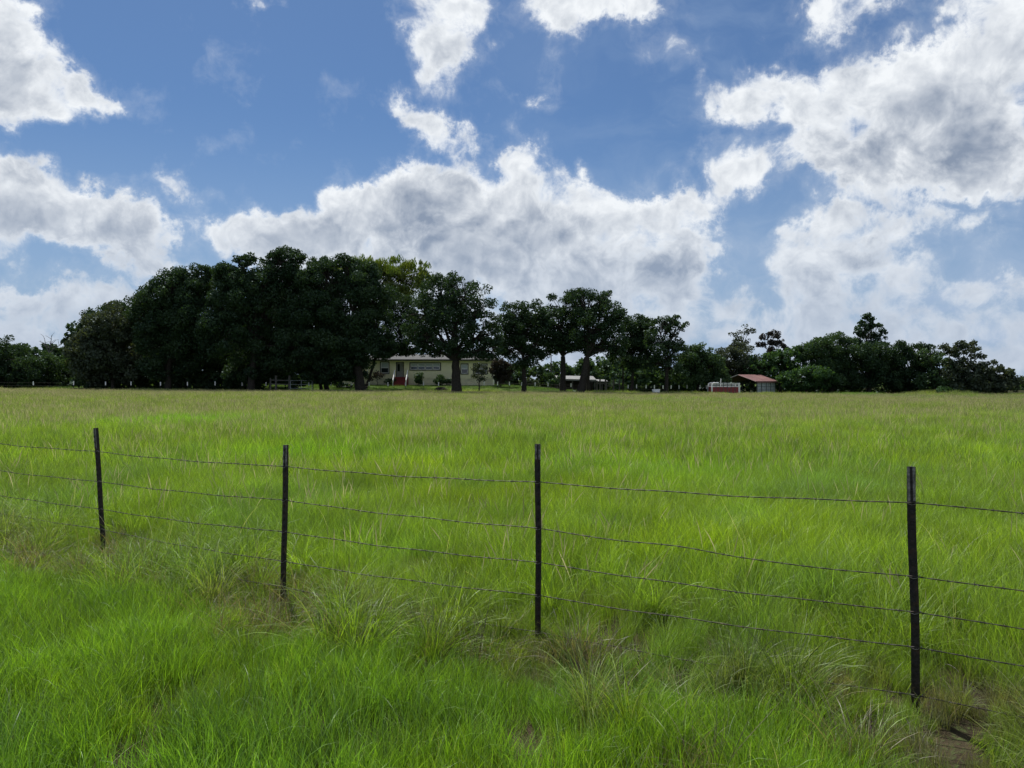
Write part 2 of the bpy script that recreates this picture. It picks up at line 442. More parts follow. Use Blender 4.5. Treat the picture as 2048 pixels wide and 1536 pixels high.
def glassmat():
    m, T, out = mat_new('window_glass')
    p = T.n('ShaderNodeBsdfPrincipled')
    p.inputs['Base Color'].default_value = (0.02, 0.028, 0.03, 1); p.inputs['Roughness'].default_value = 0.08
    p.inputs['Specular IOR Level'].default_value = 0.7
    T.link(p.outputs[0], out.inputs[0]); return m
M['glass'] = glassmat()
M['blind'] = simple('window_blind', (0.42, 0.48, 0.48), 0.6, var=0.1)
M['oak'] = leafmat('oak_leaves', (0.014, 0.034, 0.015), (0.038, 0.068, 0.025), 0.27)
M['grey'] = leafmat('grey_green_leaves', (0.032, 0.045, 0.027), (0.062, 0.078, 0.046), 0.25)
M['mid'] = leafmat('mid_green_leaves', (0.026, 0.056, 0.025), (0.058, 0.10, 0.036), 0.28)
M['bright'] = leafmat('bright_green_leaves', (0.024, 0.060, 0.022), (0.052, 0.105, 0.032), 0.35)
M['yellow'] = leafmat('yellow_green_leaves', (0.06, 0.11, 0.02), (0.15, 0.17, 0.03), 0.45, (1.3, 1.4, 0.5))
M['russet'] = leafmat('russet_leaves', (0.026, 0.024, 0.018), (0.046, 0.036, 0.026), 0.25, (1.2, 1.1, 0.8))
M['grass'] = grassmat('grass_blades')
M['head'] = headmat()

# ------------------------------------------------------------------ terrain
def H(x, y):
    x = np.asarray(x, float); y = np.asarray(y, float)
    tilt = -0.12 - 0.0066 * np.clip(x * 90 / np.maximum(y, 60), -75, 75)
    h = smooth01(12, 90, y) * tilt
    lawn = (1 - smooth01(-4, 17, x)) * smooth01(-75, -35, x) * 1.0 + (1 - smooth01(-75, -35, x)) * 0.65
    h = h + smooth01(90, 108, y) * lawn * 0.98
    h = h + (fbm(x, y, 2.3, 1) - 0.5) * 0.10 * smooth01(1.5, 5, y) * (1 - smooth01(70, 90, y))
    h = h + (fbm(x, y, 14, 2) - 0.5) * 0.28 * smooth01(12, 30, y) * (1 - smooth01(75, 92, y))
    h = h - 0.06 * np.exp(-((x * .478 + (y - 5.05) * .878 + .55) / .5) ** 2) * (np.abs(x) < 12)
    h = h + 0.55 * np.exp(-(((x - 56) / 5) ** 2 + ((y - 97) / 4) ** 2))
    h = h - smooth01(180, 900, y) * 3.0 + smooth01(600, 3000, y) * 4.0
    return h
def make_ground():
    ys = np.concatenate([np.linspace(-30, 0, 9)[:-1], np.linspace(0, 20, 68)[:-1], np.linspace(20, 130, 120)[:-1], np.geomspace(130, 8000, 30)])
    xs1 = np.concatenate([np.linspace(0, 12, 42)[:-1], np.linspace(12, 90, 48)[:-1], np.geomspace(90, 8000, 26)])
    xs = np.concatenate([-xs1[::-1][:-1], xs1])
    X, Y = np.meshgrid(xs, ys, indexing='ij'); Z = H(X, Y)
    V = np.stack([X, Y, Z], -1).reshape(-1, 3); nx, ny = X.shape
    i = np.arange(nx - 1)[:, None] * ny + np.arange(ny - 1)[None]; i = i.ravel()
    Fq = np.stack([i, i + ny, i + ny + 1, i + 1], -1)
    m, T, out = mat_new('ground')
    P = T.n('ShaderNodeNewGeometry').outputs['Position']
    f, _ = T.noise(P, 1.7, 7, 0.62); f2, _ = T.noise(P, 0.12, 4, 0.6); f3, _ = T.noise(P, 22, 4, 0.7)
    soil = T.mix(T.rng(f, 0.35, 0.65), (0.028, 0.024, 0.016, 1), (0.07, 0.056, 0.036, 1))
    green = T.mix(T.rng(f2, 0.35, 0.65), (0.055, 0.095, 0.03, 1), (0.085, 0.115, 0.035, 1))
    green = T.mix(T.m('MULTIPLY', T.rng(f, 0.4, 0.7), 0.5), green, (0.06, 0.085, 0.03, 1))
    sp = T.n('ShaderNodeSeparateXYZ'); T.link(P, sp.inputs[0])
    far = T.rng(sp.outputs['Y'], 8, 30)
    c = T.mix(far, T.mix(T.rng(f3, .5, .7), soil, (0.06, 0.08, 0.03, 1)), green)
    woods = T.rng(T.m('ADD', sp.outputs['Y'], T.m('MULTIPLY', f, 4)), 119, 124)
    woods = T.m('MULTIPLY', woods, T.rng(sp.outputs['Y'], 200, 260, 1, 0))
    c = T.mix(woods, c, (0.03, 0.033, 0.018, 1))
    p = T.n('ShaderNodeBsdfDiffuse'); T.link(c, p.inputs['Color'])
    b = T.n('ShaderNodeBump'); b.inputs['Strength'].default_value = 0.8; b.inputs['Distance'].default_value = 0.04
    T.link(f3, b.inputs['Height']); T.link(b.outputs[0], p.inputs['Normal'])
    T.link(p.outputs[0], out.inputs[0])
    o = link('ground', mesh_np('ground', V, Fq, m, smooth=True)); tag(o, kind='structure')
make_ground()
def at(px, py, D):     # photo column/row at depth D -> world
    return Vector(((px - 1024) / F * D, D, CAMZ - (py - HOR) / F * D))
def gz(x, y): return float(H(x, y))

# ------------------------------------------------------------------ grass
def blades(n, R, h, hv, w, th0, th1, seg=5, az_bias=None, bias=0.0, rs=None, head=0.0, tuft=False):
    """a clump: n curved ribbons; returns V, F, bt, br"""
    r = rs
    a = r.rand(n) * 2 * PI; rad = R * np.sqrt(r.rand(n))
    bx, by = rad * np.cos(a), rad * np.sin(a)
    az = r.rand(n) * 2 * PI
    if tuft: az = a + r.randn(n) * 0.5
    if az_bias is not None:
        m_ = r.rand(n) < bias; az = np.where(m_, az_bias + r.randn(n) * 0.5, az)
    Hh = h * (1 + hv * (r.rand(n) * 2 - 1))
    t0 = np.abs(r.randn(n)) * th0; t1 = th1 * (0.35 + 0.9 * r.rand(n))
    W = w * (0.65 + 0.7 * r.rand(n))
    ts = np.linspace(0, 1, seg + 1)
    th = t0[:, None] + t1[:, None] * ts[None] ** 1.6
    step = Hh[:, None] / seg
    hx = np.cumsum(np.sin(th) * step, 1) - np.sin(th) * step
    hz = np.cumsum(np.cos(th) * step, 1) - np.cos(th) * step
    cx = bx[:, None] + hx * np.cos(az)[:, None]; cy = by[:, None] + hx * np.sin(az)[:, None]
    wob = (r.rand(n) - .5)[:, None] * 0.05 * Hh[:, None] * np.sin(ts * 5)[None]
    cx = cx - np.sin(az)[:, None] * wob; cy = cy + np.cos(az)[:, None] * wob
    prof = (1 - ts ** 2.2) * (0.75 + 0.25 * np.minimum(1, ts * 4)); prof[-1] = 0.04
    if head > 0: prof = np.where(ts > 0.70, head * np.sin(np.clip((ts - .66) / .34, 0, 1) * PI) + .1, 0.35)
    fw = (W[:, None] * prof[None]) / 2
    tw = az + PI / 2 + (r.rand(n) - .5) * 2.6
    dx, dy = np.cos(tw)[:, None] * fw, np.sin(tw)[:, None] * fw
    L = np.stack([cx - dx, cy - dy, hz], -1); Rr = np.stack([cx + dx, cy + dy, hz], -1)
    V = np.stack([L, Rr], 2).reshape(n, -1, 3)
    k = (seg + 1) * 2
    base = np.arange(n)[:, None] * k + np.arange(seg)[None] * 2; base = base.ravel()
    Fq = np.stack([base, base + 1, base + 3, base + 2], -1)
    bt = np.repeat(np.tile(ts, (n, 1)), 2, 1).ravel(); br = np.repeat(r.rand(n), k)
    return V.reshape(-1, 3), Fq, bt, br
def merge(parts):
    V, Fs, bt, br = [], [], [], []; o = 0
    for v, f, a, b in parts:
        V.append(v); Fs.append(f + o); bt.append(a); br.append(b); o += len(v)
    return np.concatenate(V), np.concatenate(Fs), np.concatenate(bt), np.concatenate(br)
RS = np.random.RandomState(11)
def variants(key, n, fn, mat):
    c = bpy.data.collections.new(key)
    for i in range(n):
        V, Fq, bt, br = fn(i)
        me = mesh_np(key, V, Fq, mat, {'bt': bt, 'br': br})
        o = bpy.data.objects.new('%s_%02d' % (key, i), me); c.objects.link(o)
    return c
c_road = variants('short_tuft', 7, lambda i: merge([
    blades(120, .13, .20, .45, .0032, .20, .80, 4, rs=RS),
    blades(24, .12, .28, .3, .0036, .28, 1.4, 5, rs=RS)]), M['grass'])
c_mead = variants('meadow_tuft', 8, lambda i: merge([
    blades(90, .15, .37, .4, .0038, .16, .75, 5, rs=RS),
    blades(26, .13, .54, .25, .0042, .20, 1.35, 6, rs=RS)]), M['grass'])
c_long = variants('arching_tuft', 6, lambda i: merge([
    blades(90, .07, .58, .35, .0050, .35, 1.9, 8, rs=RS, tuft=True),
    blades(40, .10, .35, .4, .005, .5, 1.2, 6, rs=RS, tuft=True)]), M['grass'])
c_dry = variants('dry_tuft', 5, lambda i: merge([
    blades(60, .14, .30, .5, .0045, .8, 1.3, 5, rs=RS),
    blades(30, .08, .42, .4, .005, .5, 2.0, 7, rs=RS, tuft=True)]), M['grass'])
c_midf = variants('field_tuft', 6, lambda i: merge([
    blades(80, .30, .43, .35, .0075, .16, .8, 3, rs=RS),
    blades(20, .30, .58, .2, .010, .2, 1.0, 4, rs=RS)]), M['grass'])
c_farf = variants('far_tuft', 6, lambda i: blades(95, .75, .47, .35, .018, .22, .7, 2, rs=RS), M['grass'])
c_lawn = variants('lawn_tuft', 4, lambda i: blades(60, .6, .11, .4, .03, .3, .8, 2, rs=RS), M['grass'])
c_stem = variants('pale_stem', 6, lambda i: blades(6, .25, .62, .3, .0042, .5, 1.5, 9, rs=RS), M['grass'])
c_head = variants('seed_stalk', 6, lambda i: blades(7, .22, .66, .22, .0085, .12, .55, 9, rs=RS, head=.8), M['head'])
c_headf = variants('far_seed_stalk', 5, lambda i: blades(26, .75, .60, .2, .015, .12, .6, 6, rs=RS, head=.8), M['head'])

def scatter(name, pts, scl, tint, coll, lean=0.10, zoff=0.0):
    """one object: a point mesh whose points carry the tufts"""
    n = len(pts)
    z = H(pts[:, 0], pts[:, 1]) + zoff
    V = np.stack([pts[:, 0], pts[:, 1], z], -1)
    me = bpy.data.meshes.new(name); me.vertices.add(n); me.vertices.foreach_set('co', V.astype(np.float32).ravel())
    rot = np.stack([RS.randn(n) * lean, RS.randn(n) * lean, RS.rand(n) * 2 * PI], -1).astype(np.float32)
    a = me.attributes.new('rot', 'FLOAT_VECTOR', 'POINT'); a.data.foreach_set('vector', rot.ravel())
    a = me.attributes.new('scl', 'FLOAT', 'POINT'); a.data.foreach_set('value', scl.astype(np.float32))
    a = me.attributes.new('tint', 'FLOAT_VECTOR', 'POINT'); a.data.foreach_set('vector', np.clip(tint, 0.002, 1).astype(np.float32).ravel())
    a = me.attributes.new('pick', 'INT', 'POINT'); a.data.foreach_set('value', RS.randint(0, 1000, n).astype(np.int32))
    me.update()
    o = link(name, me)
    ng = bpy.data.node_groups.new(name, 'GeometryNodeTree')
    ng.interface.new_socket('Geometry', in_out='INPUT', socket_type='NodeSocketGeometry')
    ng.interface.new_socket('Geometry', in_out='OUTPUT', socket_type='NodeSocketGeometry')
    N = ng.nodes; gi = N.new('NodeGroupInput'); go = N.new('NodeGroupOutput')
    ci = N.new('GeometryNodeCollectionInfo'); ci.inputs['Collection'].default_value = coll
    ci.inputs['Separate Children'].default_value = True; ci.inputs['Reset Children'].default_value = True
    ip = N.new('GeometryNodeInstanceOnPoints'); ip.inputs['Pick Instance'].default_value = True
    def na(nm, ty):
        q = N.new('GeometryNodeInputNamedAttribute'); q.data_type = ty; q.inputs['Name'].default_value = nm
        return q.outputs['Attribute']
    ng.links.new(gi.outputs[0], ip.inputs['Points']); ng.links.new(ci.outputs[0], ip.inputs['Instance'])
    ng.links.new(na('rot', 'FLOAT_VECTOR'), ip.inputs['Rotation'])
    ng.links.new(na('scl', 'FLOAT'), ip.inputs['Scale'])
    ng.links.new(na('pick', 'INT'), ip.inputs['Instance Index'])
    ng.links.new(ip.outputs[0], go.inputs[0])
    md = o.modifiers.new('tufts', 'NODES'); md.node_group = ng
    return o
def wedge(y0, y1, dens, half=0.80, pad=1.0):
    """points in the seen wedge between two depths, density per m2"""
    area = (y1 - y0) * ((y0 + y1) * half + 2 * pad)
    n = int(area * dens * 1.0); 
    y = np.sqrt(RS.rand(n * 2) * (y1 ** 2 - y0 ** 2) + y0 ** 2) if y0 > 1 else y0 + (y1 - y0) * RS.rand(n * 2)
    x = (RS.rand(n * 2) * 2 - 1) * (y1 * half + pad)
    k = np.abs(x) < y * half + pad
    p = np.stack([x[k], y[k]], -1)
    return p[:n]
def sdist(p): return p[:, 0] * .478 + (p[:, 1] - 5.05) * .878
GREEN = np.array((0.152, 0.238, 0.024)); LIME = np.array((0.195, 0.285, 0.014)); BLUE = np.array((0.125, 0.220, 0.036))
OLIVE = np.array((0.198, 0.246, 0.070)); STRAW = np.array((0.27, 0.235, 0.135)); DEEP = np.array((0.05, 0.135, 0.022))
def tints(p):
    x, y = p[:, 0], p[:, 1]
    s = np.maximum(1.0, y / 9.0)
    n1 = fbm(x, y, 2.4, 0); n2 = fbm(x, y, 1.3, 1); n3 = fbm(x, y * .5, 17, 2); n4 = fbm(x, y, .6, 3)
    lime = smooth01(.45, .70, n1)[:, None] * .65; blue = smooth01(.52, .70, n2)[:, None]
    far = smooth01(9, 45, y)[:, None]
    g = GREEN * (1 - lime) + LIME * lime
    g = g * (1 - blue * .7 * (1 - far)) + BLUE * blue * .7 * (1 - far)
    ol = (far * (0.72 + 0.28 * smooth01(.4, .6, n3)[:, None]))
    g = g * (1 - ol) + OLIVE * ol
    brightp = smooth01(.60, .74, n3)[:, None] * far * .7
    g = g * (1 - brightp) + np.array((.10, .21, .03)) * brightp
    for (a, b, ra, rb, am) in ((-11.5, 26.5, 2.4, 3.2, .8), (-4.2, 15.2, 1.6, 1.6, .6), (2.6, 12.5, 1.6, 1.6, .5), (9, 60, 9, 7, .5)):
        w = (am * np.exp(-((x - a) / ra) ** 2 - ((y - b) / rb) ** 2))[:, None]; g = g * (1 - w) + np.array((.16, .32, .015)) * w
    v = (0.62 + 0.8 * n4)[:, None] * (0.8 + 0.4 * RS.rand(len(p)))[:, None] * 1.18
    return g * v

PB = [(-4.09, 7.39), (-1.79, 5.86), (.18, 5.05), (2.16, 4.02)]
def lowp(q):
    f = np.ones(len(q))
    for (a, b) in PB: f = np.minimum(f, .38 + .62 * smooth01(.15, .75, np.hypot(q[:, 0] - a * .97, (q[:, 1] - b + .38) * .62)))
    return f
def grass_all():
    # roadside strip in front of the fence
    p = wedge(1.6, 9.5, 95, .95, 2.6); s = sdist(p)
    k = (s < -0.55 + (fbm(p[:, 0], p[:, 1], .9, 2) - .5) * .9)
    bare = fbm(p[:, 0], p[:, 1], .7, 3)
    k &= (bare < .72) | (RS.rand(len(p)) < .6)
    q = p[k]; t = tints(q) * np.array((.80, .92, .70))
    o = scatter('roadside_grass', q, (.7 + .55 * fbm(q[:, 0], q[:, 1], .5, 1)) * lowp(q), t, c_road, .12)
    tag(o, 'short dense green grass in front of the barbed wire fence', 'grass', kind='stuff')
    # fence row: tangled long tufts and dry thatch
    p = wedge(1.6, 11, 46, .95, 2.6); s = sdist(p) + (fbm(p[:, 0], p[:, 1], .9, 2) - .5) * .8
    band = np.exp(-((s + .25) / .55) ** 2)
    q = p[(RS.rand(len(p)) < band * 1.0)]
    n = fbm(q[:, 0], q[:, 1], .6, 2)[:, None]
    t = tints(q) * (.85) ; dr = smooth01(.52, .7, n); t = t * (1 - .35 * dr) + STRAW * .7 * .35 * dr
    o = scatter('fence_row_grass', q, (.34 + .75 * RS.rand(len(q)) ** 2.2) * lowp(q), t, c_long, .2)
    tag(o, 'long arching grass tufts tangled along the foot of the wire fence', 'grass', kind='stuff')
    q = p[(RS.rand(len(p)) < np.exp(-((s + .5) / .42) ** 2) * .8) & (fbm(p[:, 0], p[:, 1], .8, 1) > .50)]
    t = STRAW * (.30 + .5 * RS.rand(len(q)))[:, None]
    o = scatter('dry_grass', q, .6 + .5 * RS.rand(len(q)), t, c_dry, .3, -.03)
    tag(o, 'dry brown thatch and straw in the gaps under the wire fence', 'dry grass', kind='stuff')
    # low undergrowth that covers the soil everywhere along the fence
    p = wedge(1.6, 10, 90, .95, 2.6); s = sdist(p); q = p[(s > -2.2) & (s < 1.2)]
    n = fbm(q[:, 0], q[:, 1], .5, 2)[:, None]; dr = smooth01(.52, .66, n) * .8
    t = tints(q) * .88 * (1 - dr) + STRAW * .55 * dr
    o = scatter('low_grass', q, .38 + .42 * RS.rand(len(q)), t, c_road, .3, -.01)
    tag(o, 'low matted grass covering the soil round the feet of the steel posts', 'grass', kind='stuff')
    p = wedge(1.6, 10, 22, .95, 2.6); s = sdist(p); q = p[(np.abs(s + .35) < .6) & (RS.rand(len(p)) < .6)]
    o = scatter('matted_straw', q, .35 + .4 * RS.rand(len(q)), STRAW * (.4 + .6 * RS.rand(len(q)))[:, None], c_dry, .5, -.05)
    tag(o, 'flattened dead straw lying between the tufts along the fence', 'dry grass', kind='stuff')
    # meadow
    p = wedge(3.0, 12, 62, .95, 2.6); s = sdist(p); q = p[s > -.15 + (fbm(p[:, 0], p[:, 1], .9, 2) - .5) * .9]
    hgt = (.62 + .5 * fbm(q[:, 0], q[:, 1], 1.1, 3)) * (.5 + .5 * smooth01(-.2, 1.8, sdist(q))) * lowp(q)
    o = scatter('meadow_grass', q, hgt, tints(q), c_mead, .16)
    tag(o, 'tall yellow green meadow grass just behind the wire fence', 'grass', kind='stuff')
    p = wedge(3.0, 14, 5, .95, 2.6); s = sdist(p); q = p[s > .5]
    o = scatter('meadow_tussocks', q, .55 + .35 * RS.rand(len(q)), tints(q) * 1.08, c_long, .2)
    tag(o, 'scattered arching tussocks among the meadow grass', 'grass', kind='stuff')
    q = wedge(12, 34, 17, .86, 3)
    o = scatter('field_grass', q, .70 + .4 * fbm(q[:, 0], q[:, 1], 2.5, 3), tints(q), c_midf, .14)
    tag(o, 'grass across the middle of the open field', 'grass', kind='stuff')
    def edge(p):    # where the field meets fence row / woods
        x, y = p[:, 0], p[:, 1]
        return y < 91.5 + 2.5 * smooth01(-20, 0, x) + 1.5 * smooth01(20, 50, x) + (fbm(x, y, 5, 1) - .5) * 3
    q = wedge(34, 98, 4.2, .80, 3); q = q[edge(q)]
    o = scatter('far_field_grass', q, .58 + .35 * fbm(q[:, 0], q[:, 1], 4, 3) + .35 * smooth01(86, 92, q[:, 1]) * (fbm(q[:, 0], q[:, 1], 1.7, 1) > .55), tints(q), c_farf, .12)
    tag(o, 'olive green grass across the far part of the open field', 'grass', kind='stuff')
    # seed heads
    p = wedge(3.5, 34, 6, .82, 1); s = sdist(p); n = fbm(p[:, 0], p[:, 1], 3.5, 1)
    q = p[(s > .2) & (RS.rand(len(p)) < .25 + 1.1 * smooth01(.42, .62, n))]
    o = scatter('seed_stalks', q, .75 + .35 * RS.rand(len(q)), tints(q), c_head, .12)
    tag(o, 'thin tan seed stalks standing above the meadow grass', 'grass stalks', kind='stuff')
    q = wedge(26, 98, 1.5, .80, 3); q = q[edge(q)]
    o = scatter('far_seed_stalks', q, .72 + .2 * RS.rand(len(q)), tints(q), c_headf, .1)
    tag(o, 'haze of tan seed heads over the far field', 'grass stalks', kind='stuff')
    p = wedge(1.8, 16, 5, .95, 2.6); s = sdist(p); q = p[(RS.rand(len(p)) < .35 + .65 * np.exp(-(s / 1.2) ** 2))]
    o = scatter('pale_stems', q, (.5 + .6 * RS.rand(len(q))) * lowp(q) * (.55 + .45 * (sdist(q) > -.6)), np.array((.42, .42, .22)) * (.6 + .6 * RS.rand(len(q)))[:, None], c_stem, .25)
    tag(o, 'pale bleached stems bent among the green grass near the fence', 'grass stalks', kind='stuff')
    # lawn round the house
    p = wedge(90, 122, 2.2, .72, 1); p = p[~edge(p)]
    t = np.array((.085, .15, .035)) * (.75 + .5 * fbm(p[:, 0], p[:, 1], 3, 2))[:, None]
    o = scatter('lawn_grass', p, .8 + .5 * RS.rand(len(p)), t, c_lawn, .1)
    tag(o, 'short mown grass on the rise in front of the cream house', 'grass', kind='stuff')
grass_all()

# ------------------------------------------------------------------ near barbed wire fence
POSTS = [  # top px, base px, depth from the base row
 ((190, 856), (207, 1122)), ((571, 890), (565, 1214)), ((1076, 888), (1077, 1292)), ((1822, 933), (1833, 1424))]
WIRES = [[(0, 893), 902, 932, 963, 1004], [(0, 938), 962, 999, 1055, 1151], [(0, 984), 1017, 1062, 1123, 1222],
         [(0, 1021), 1057, 1121, 1189, 1292], [(0, 1075), 1100, 1172, 1262, 1388]]
def near_fence():
    D = [1.75 * F / (b[1] - 7 - HOR) for _, b in POSTS]
    tops = [at(t[0], t[1], d) for (t, b), d in zip(POSTS, D)]
    bases = [at(b[0], b[1], d) for (t, b), d in zip(POSTS, D)]
    # a post beyond either side of the picture
    l = bases[0] + Vector((-2.5, 1.35, 0)); r = bases[3] + Vector((2.1, -1.12, 0))
    bases = [l] + bases + [r]; tops = [l + Vector((-.03, 0, 1.3))] + tops + [r + Vector((.02, 0, 1.3))]
    root = empty('barbed_wire_fence', (bases[3].x, bases[3].y, gz(bases[3].x, bases[3].y)), 'barbed wire strung on dark steel posts across the near grass', 'wire fence')
    O = root.location
    fdir = Vector((.878, -.478, 0)); nrm = Vector((-.478, -.878, 0))   # towards the camera
    wz = []
    for i in range(6):
        if i in (0, 5): wz.append(None); continue
        d = D[i - 1]; wz.append([CAMZ - (w[i] - HOR) / F * d for w in WIRES])
    wz[0] = [z + .03 for z in wz[1]]; wz[5] = [z - .02 for z in wz[4]]
    for i in range(6):
        b, t = bases[i], tops[i]; ax = (t - b); L = ax.length; ax.normalize()
        ex = fdir - ax * fdir.dot(ax); ex.normalize(); ey = ax.cross(ex)
        if ey.dot(nrm) < 0: ey = -ey
        low = b - ax * .12 - O; L2 = L + .12
        mb = MB()
        # T section: flange facing the field side wire, stem behind, open channel hints at the edges
        prof = [(-.021, .004), (-.021, .0), (-.003, -.003), (-.0025, -.034), (.0025, -.034), (.003, -.003), (.021, 0), (.021, .004), (.004, .006), (-.004, .006)]
        k = len(prof); segs = 10; vs_ = []
        for s in range(segs + 1):
            q = low + ax * (L2 * s / segs) + ex * (.003 * math.sin(s * .9 + i))
            for (px_, py_) in prof: vs_.append(q + ex * px_ + ey * py_)
        fs = [tuple(range(k - 1, -1, -1)), tuple(segs * k + j for j in range(k))]
        for s in range(segs):
            for j in range(k): fs.append((s*k+j, s*k+(j+1) % k, (s+1)*k+(j+1) % k, (s+1)*k+j))
        mb.add(vs_, fs)
        o = mb.build('steel_post', M['post_steel'], root)
        # studs down the face
        st = MB(); z = .16
        while z < L2 - .04:
            c = low + ax * z + ey * .006
            p8 = [c + ex * sx * .006 + ax * sz * .009 + ey * e for e in (0, .007) for sx, sz in ((-1, -1), (1, -1), (1, 1), (-1, 1))]
            st.hexa(p8); z += .054
        so = st.build('studs', M['post_steel'], o); tag(so, kind='stuff')
        # worn bare top
        cap = MB(); wl = (.2, .2, .16, .10, .18, .2)[i]; tt = low + ax * (L2 - wl - .003)
        for (a0, a1) in ((-.0195, -.006), (.0065, .0195)):
            p8 = []
            for s_, hh in ((0, 0), (1, .198)):
                for e in (.0045, .0065): pass
            q0 = tt; q1 = tt + ax * wl
            p8 = [q0 + ex * a0 + ey * .002, q0 + ex * a1 + ey * .002, q0 + ex * a1 + ey * .0068, q0 + ex * a0 + ey * .0068,
                  q1 + ex * a0 + ey * .002, q1 + ex * a1 + ey * .002, q1 + ex * a1 + ey * .0068, q1 + ex * a0 + ey * .0068]
            cap.hexa(p8)
        cap.build('worn_edge', M['worn_steel'], o)
        for z in wz[i]:
            tpar = (z - bases[i].z) / max(.01, (tops[i].z - bases[i].z))
            c = bases[i].lerp(tops[i], tpar) - O
            pts = [c + ex * a + ey * b_ + ax * e for a, b_, e in ((-.030, .012, .004), (-.024, .016, -.004), (-.012, .015, -.010), (0, .016, -.013), (.012, .015, -.010), (.024, .016, -.003), (.032, .012, .005), (.028, -.002, .003))]
            MB().tube(pts, .0017, 5).build('wire_clip', M['clip'], o)
    rw = random.Random(4)
    for w in range(5):
        pts = []
        for i in range(5):
            A = bases[i].lerp(tops[i], (wz[i][w] - bases[i].z) / (tops[i].z - bases[i].z)) + nrm * .018
            B = bases[i + 1].lerp(tops[i + 1], (wz[i + 1][w] - bases[i + 1].z) / (tops[i + 1].z - bases[i + 1].z)) + nrm * .018
            n = 60; ph = rw.random() * 6
            for s in range(n + (i == 4)):
                t = s / n; sag = -.018 * 4 * t * (1 - t)
                if w == 1 and i == 3: sag += .016 * math.exp(-((t - .45) / .12) ** 2) - .01 * math.exp(-((t - .75) / .15) ** 2)
                wob = .0035 * math.sin(t * 17 + ph) * math.sin(PI * t)
                pts.append(A.lerp(B, t) + Vector((0, 0, sag + wob)) - O)
        # two strands twisted round each other
        mb = MB()
        for h in (0, PI):
            q = [p + Vector((0, .0016 * math.cos(k * 1.3 + h), .0016 * math.sin(k * 1.3 + h))) for k, p in enumerate(pts)]
            mb.tube(q, .0021, 4)
        o = mb.build('wire_strand', M['wire'], root, smooth=True)
        bb = MB(); acc = 0; nxt = .05
        for k in range(1, len(pts)):
            acc += (pts[k] - pts[k - 1]).length
            if acc > nxt:
                nxt += .118 + rw.uniform(-.01, .012); c = pts[k]; a = rw.random() * PI
                bb.tube([c - fdir * .006, c + fdir * .006], .0042, 6)
                for q in (0, 1):
                    dv = Vector((0, math.cos(a + q * 1.5), math.sin(a + q * 1.5))) * .014 + fdir * rw.uniform(-.005, .005)
                    cc = c + fdir * (.004 * (q * 2 - 1))
                    bb.tube([cc - dv, cc, cc + dv], [.0006, .0016, .0006], 4)
        bo = bb.build('barbs', M['wire'], o); tag(bo, kind='stuff')
near_fence()
#@@FAR

# ------------------------------------------------------------------ trees
TR = np.random.RandomState(21)
def crown_mesh(name, lobes, mat, leaf=0.24, dens=1.0, O=Vector((0, 0, 0)), flat=0.75, style='oak'):
    """lobes: (centre Vector, rx, rz, ry). Leaves sit in sub-clumps on and inside every lobe."""
    C, Sz, Rn, A = [], [], [], []
    tips = []
    for (c, rx, rz, ry) in lobes:
        rmean = (rx * rz * ry) ** (1 / 3)
        cr = np.clip(0.40 * rmean, 0.45, 1.3)
        ncl = int(max(5, 3.2 * ((rx * ry + rx * rz + ry * rz) / 3) / (cr * cr) * dens ** 1.3 * 1.35))
        d = TR.randn(ncl, 3); d /= np.linalg.norm(d, axis=1)[:, None]
        rad = (0.30 + 0.70 * TR.rand(ncl) ** 0.45)
        cc = np.array(c)[None] + d * rad[:, None] * np.array((rx, ry, rz))[None]
        for k in range(ncl):
            r_ = cr * (0.6 + 0.65 * TR.rand())
            n = int(5.2 * dens * (r_ / leaf) ** 2 * (0.7 + .5 * TR.rand())) + 4
            e = TR.randn(n, 3); e /= np.linalg.norm(e, axis=1)[:, None]
            e *= (0.25 + 0.75 * TR.rand(n) ** .5)[:, None] * r_
            e[:, 2] *= flat
            if style == 'spray': e[:, 2] = np.abs(e[:, 2]) * 1.5; e[:, :2] *= .75
            C.append(cc[k] + e); Rn.append(np.full(n, TR.rand()) * .6 + TR.rand(n) * .4)
            Sz.append(leaf * (0.6 + 0.8 * TR.rand(n)))
            nn = e / (np.linalg.norm(e, axis=1)[:, None] + 1e-6) + TR.randn(n, 3) * .9
            A.append(nn)
            tips.append((Vector(cc[k]), r_))
    C = np.concatenate(C) - np.array(O)[None]; Sz = np.concatenate(Sz); Rn = np.concatenate(Rn); A = np.concatenate(A)
    nrm = A / np.linalg.norm(A, axis=1)[:, None]
    t = TR.randn(len(C), 3); t -= (t * nrm).sum(1)[:, None] * nrm; t /= np.linalg.norm(t, axis=1)[:, None]
    if style == 'spray': t = t * .5 + np.array((0, 0, 1))[None]; t /= np.linalg.norm(t, axis=1)[:, None]
    b = np.cross(nrm, t)
    w = .30 if style == 'spray' else .52
    q = [C + t * Sz[:, None], C + b * (Sz * w)[:, None] + nrm * (Sz * .15)[:, None], C - t * Sz[:, None] * .8, C - b * (Sz * w)[:, None] + nrm * (Sz * .15)[:, None]]
    V = np.stack(q, 1).reshape(-1, 3); i = np.arange(len(C)) * 4
    Fq = np.stack([i, i + 1, i + 2, i + 3], -1)
    return mesh_np(name, V, Fq, mat, {'rnd': np.repeat(Rn, 4)}), tips
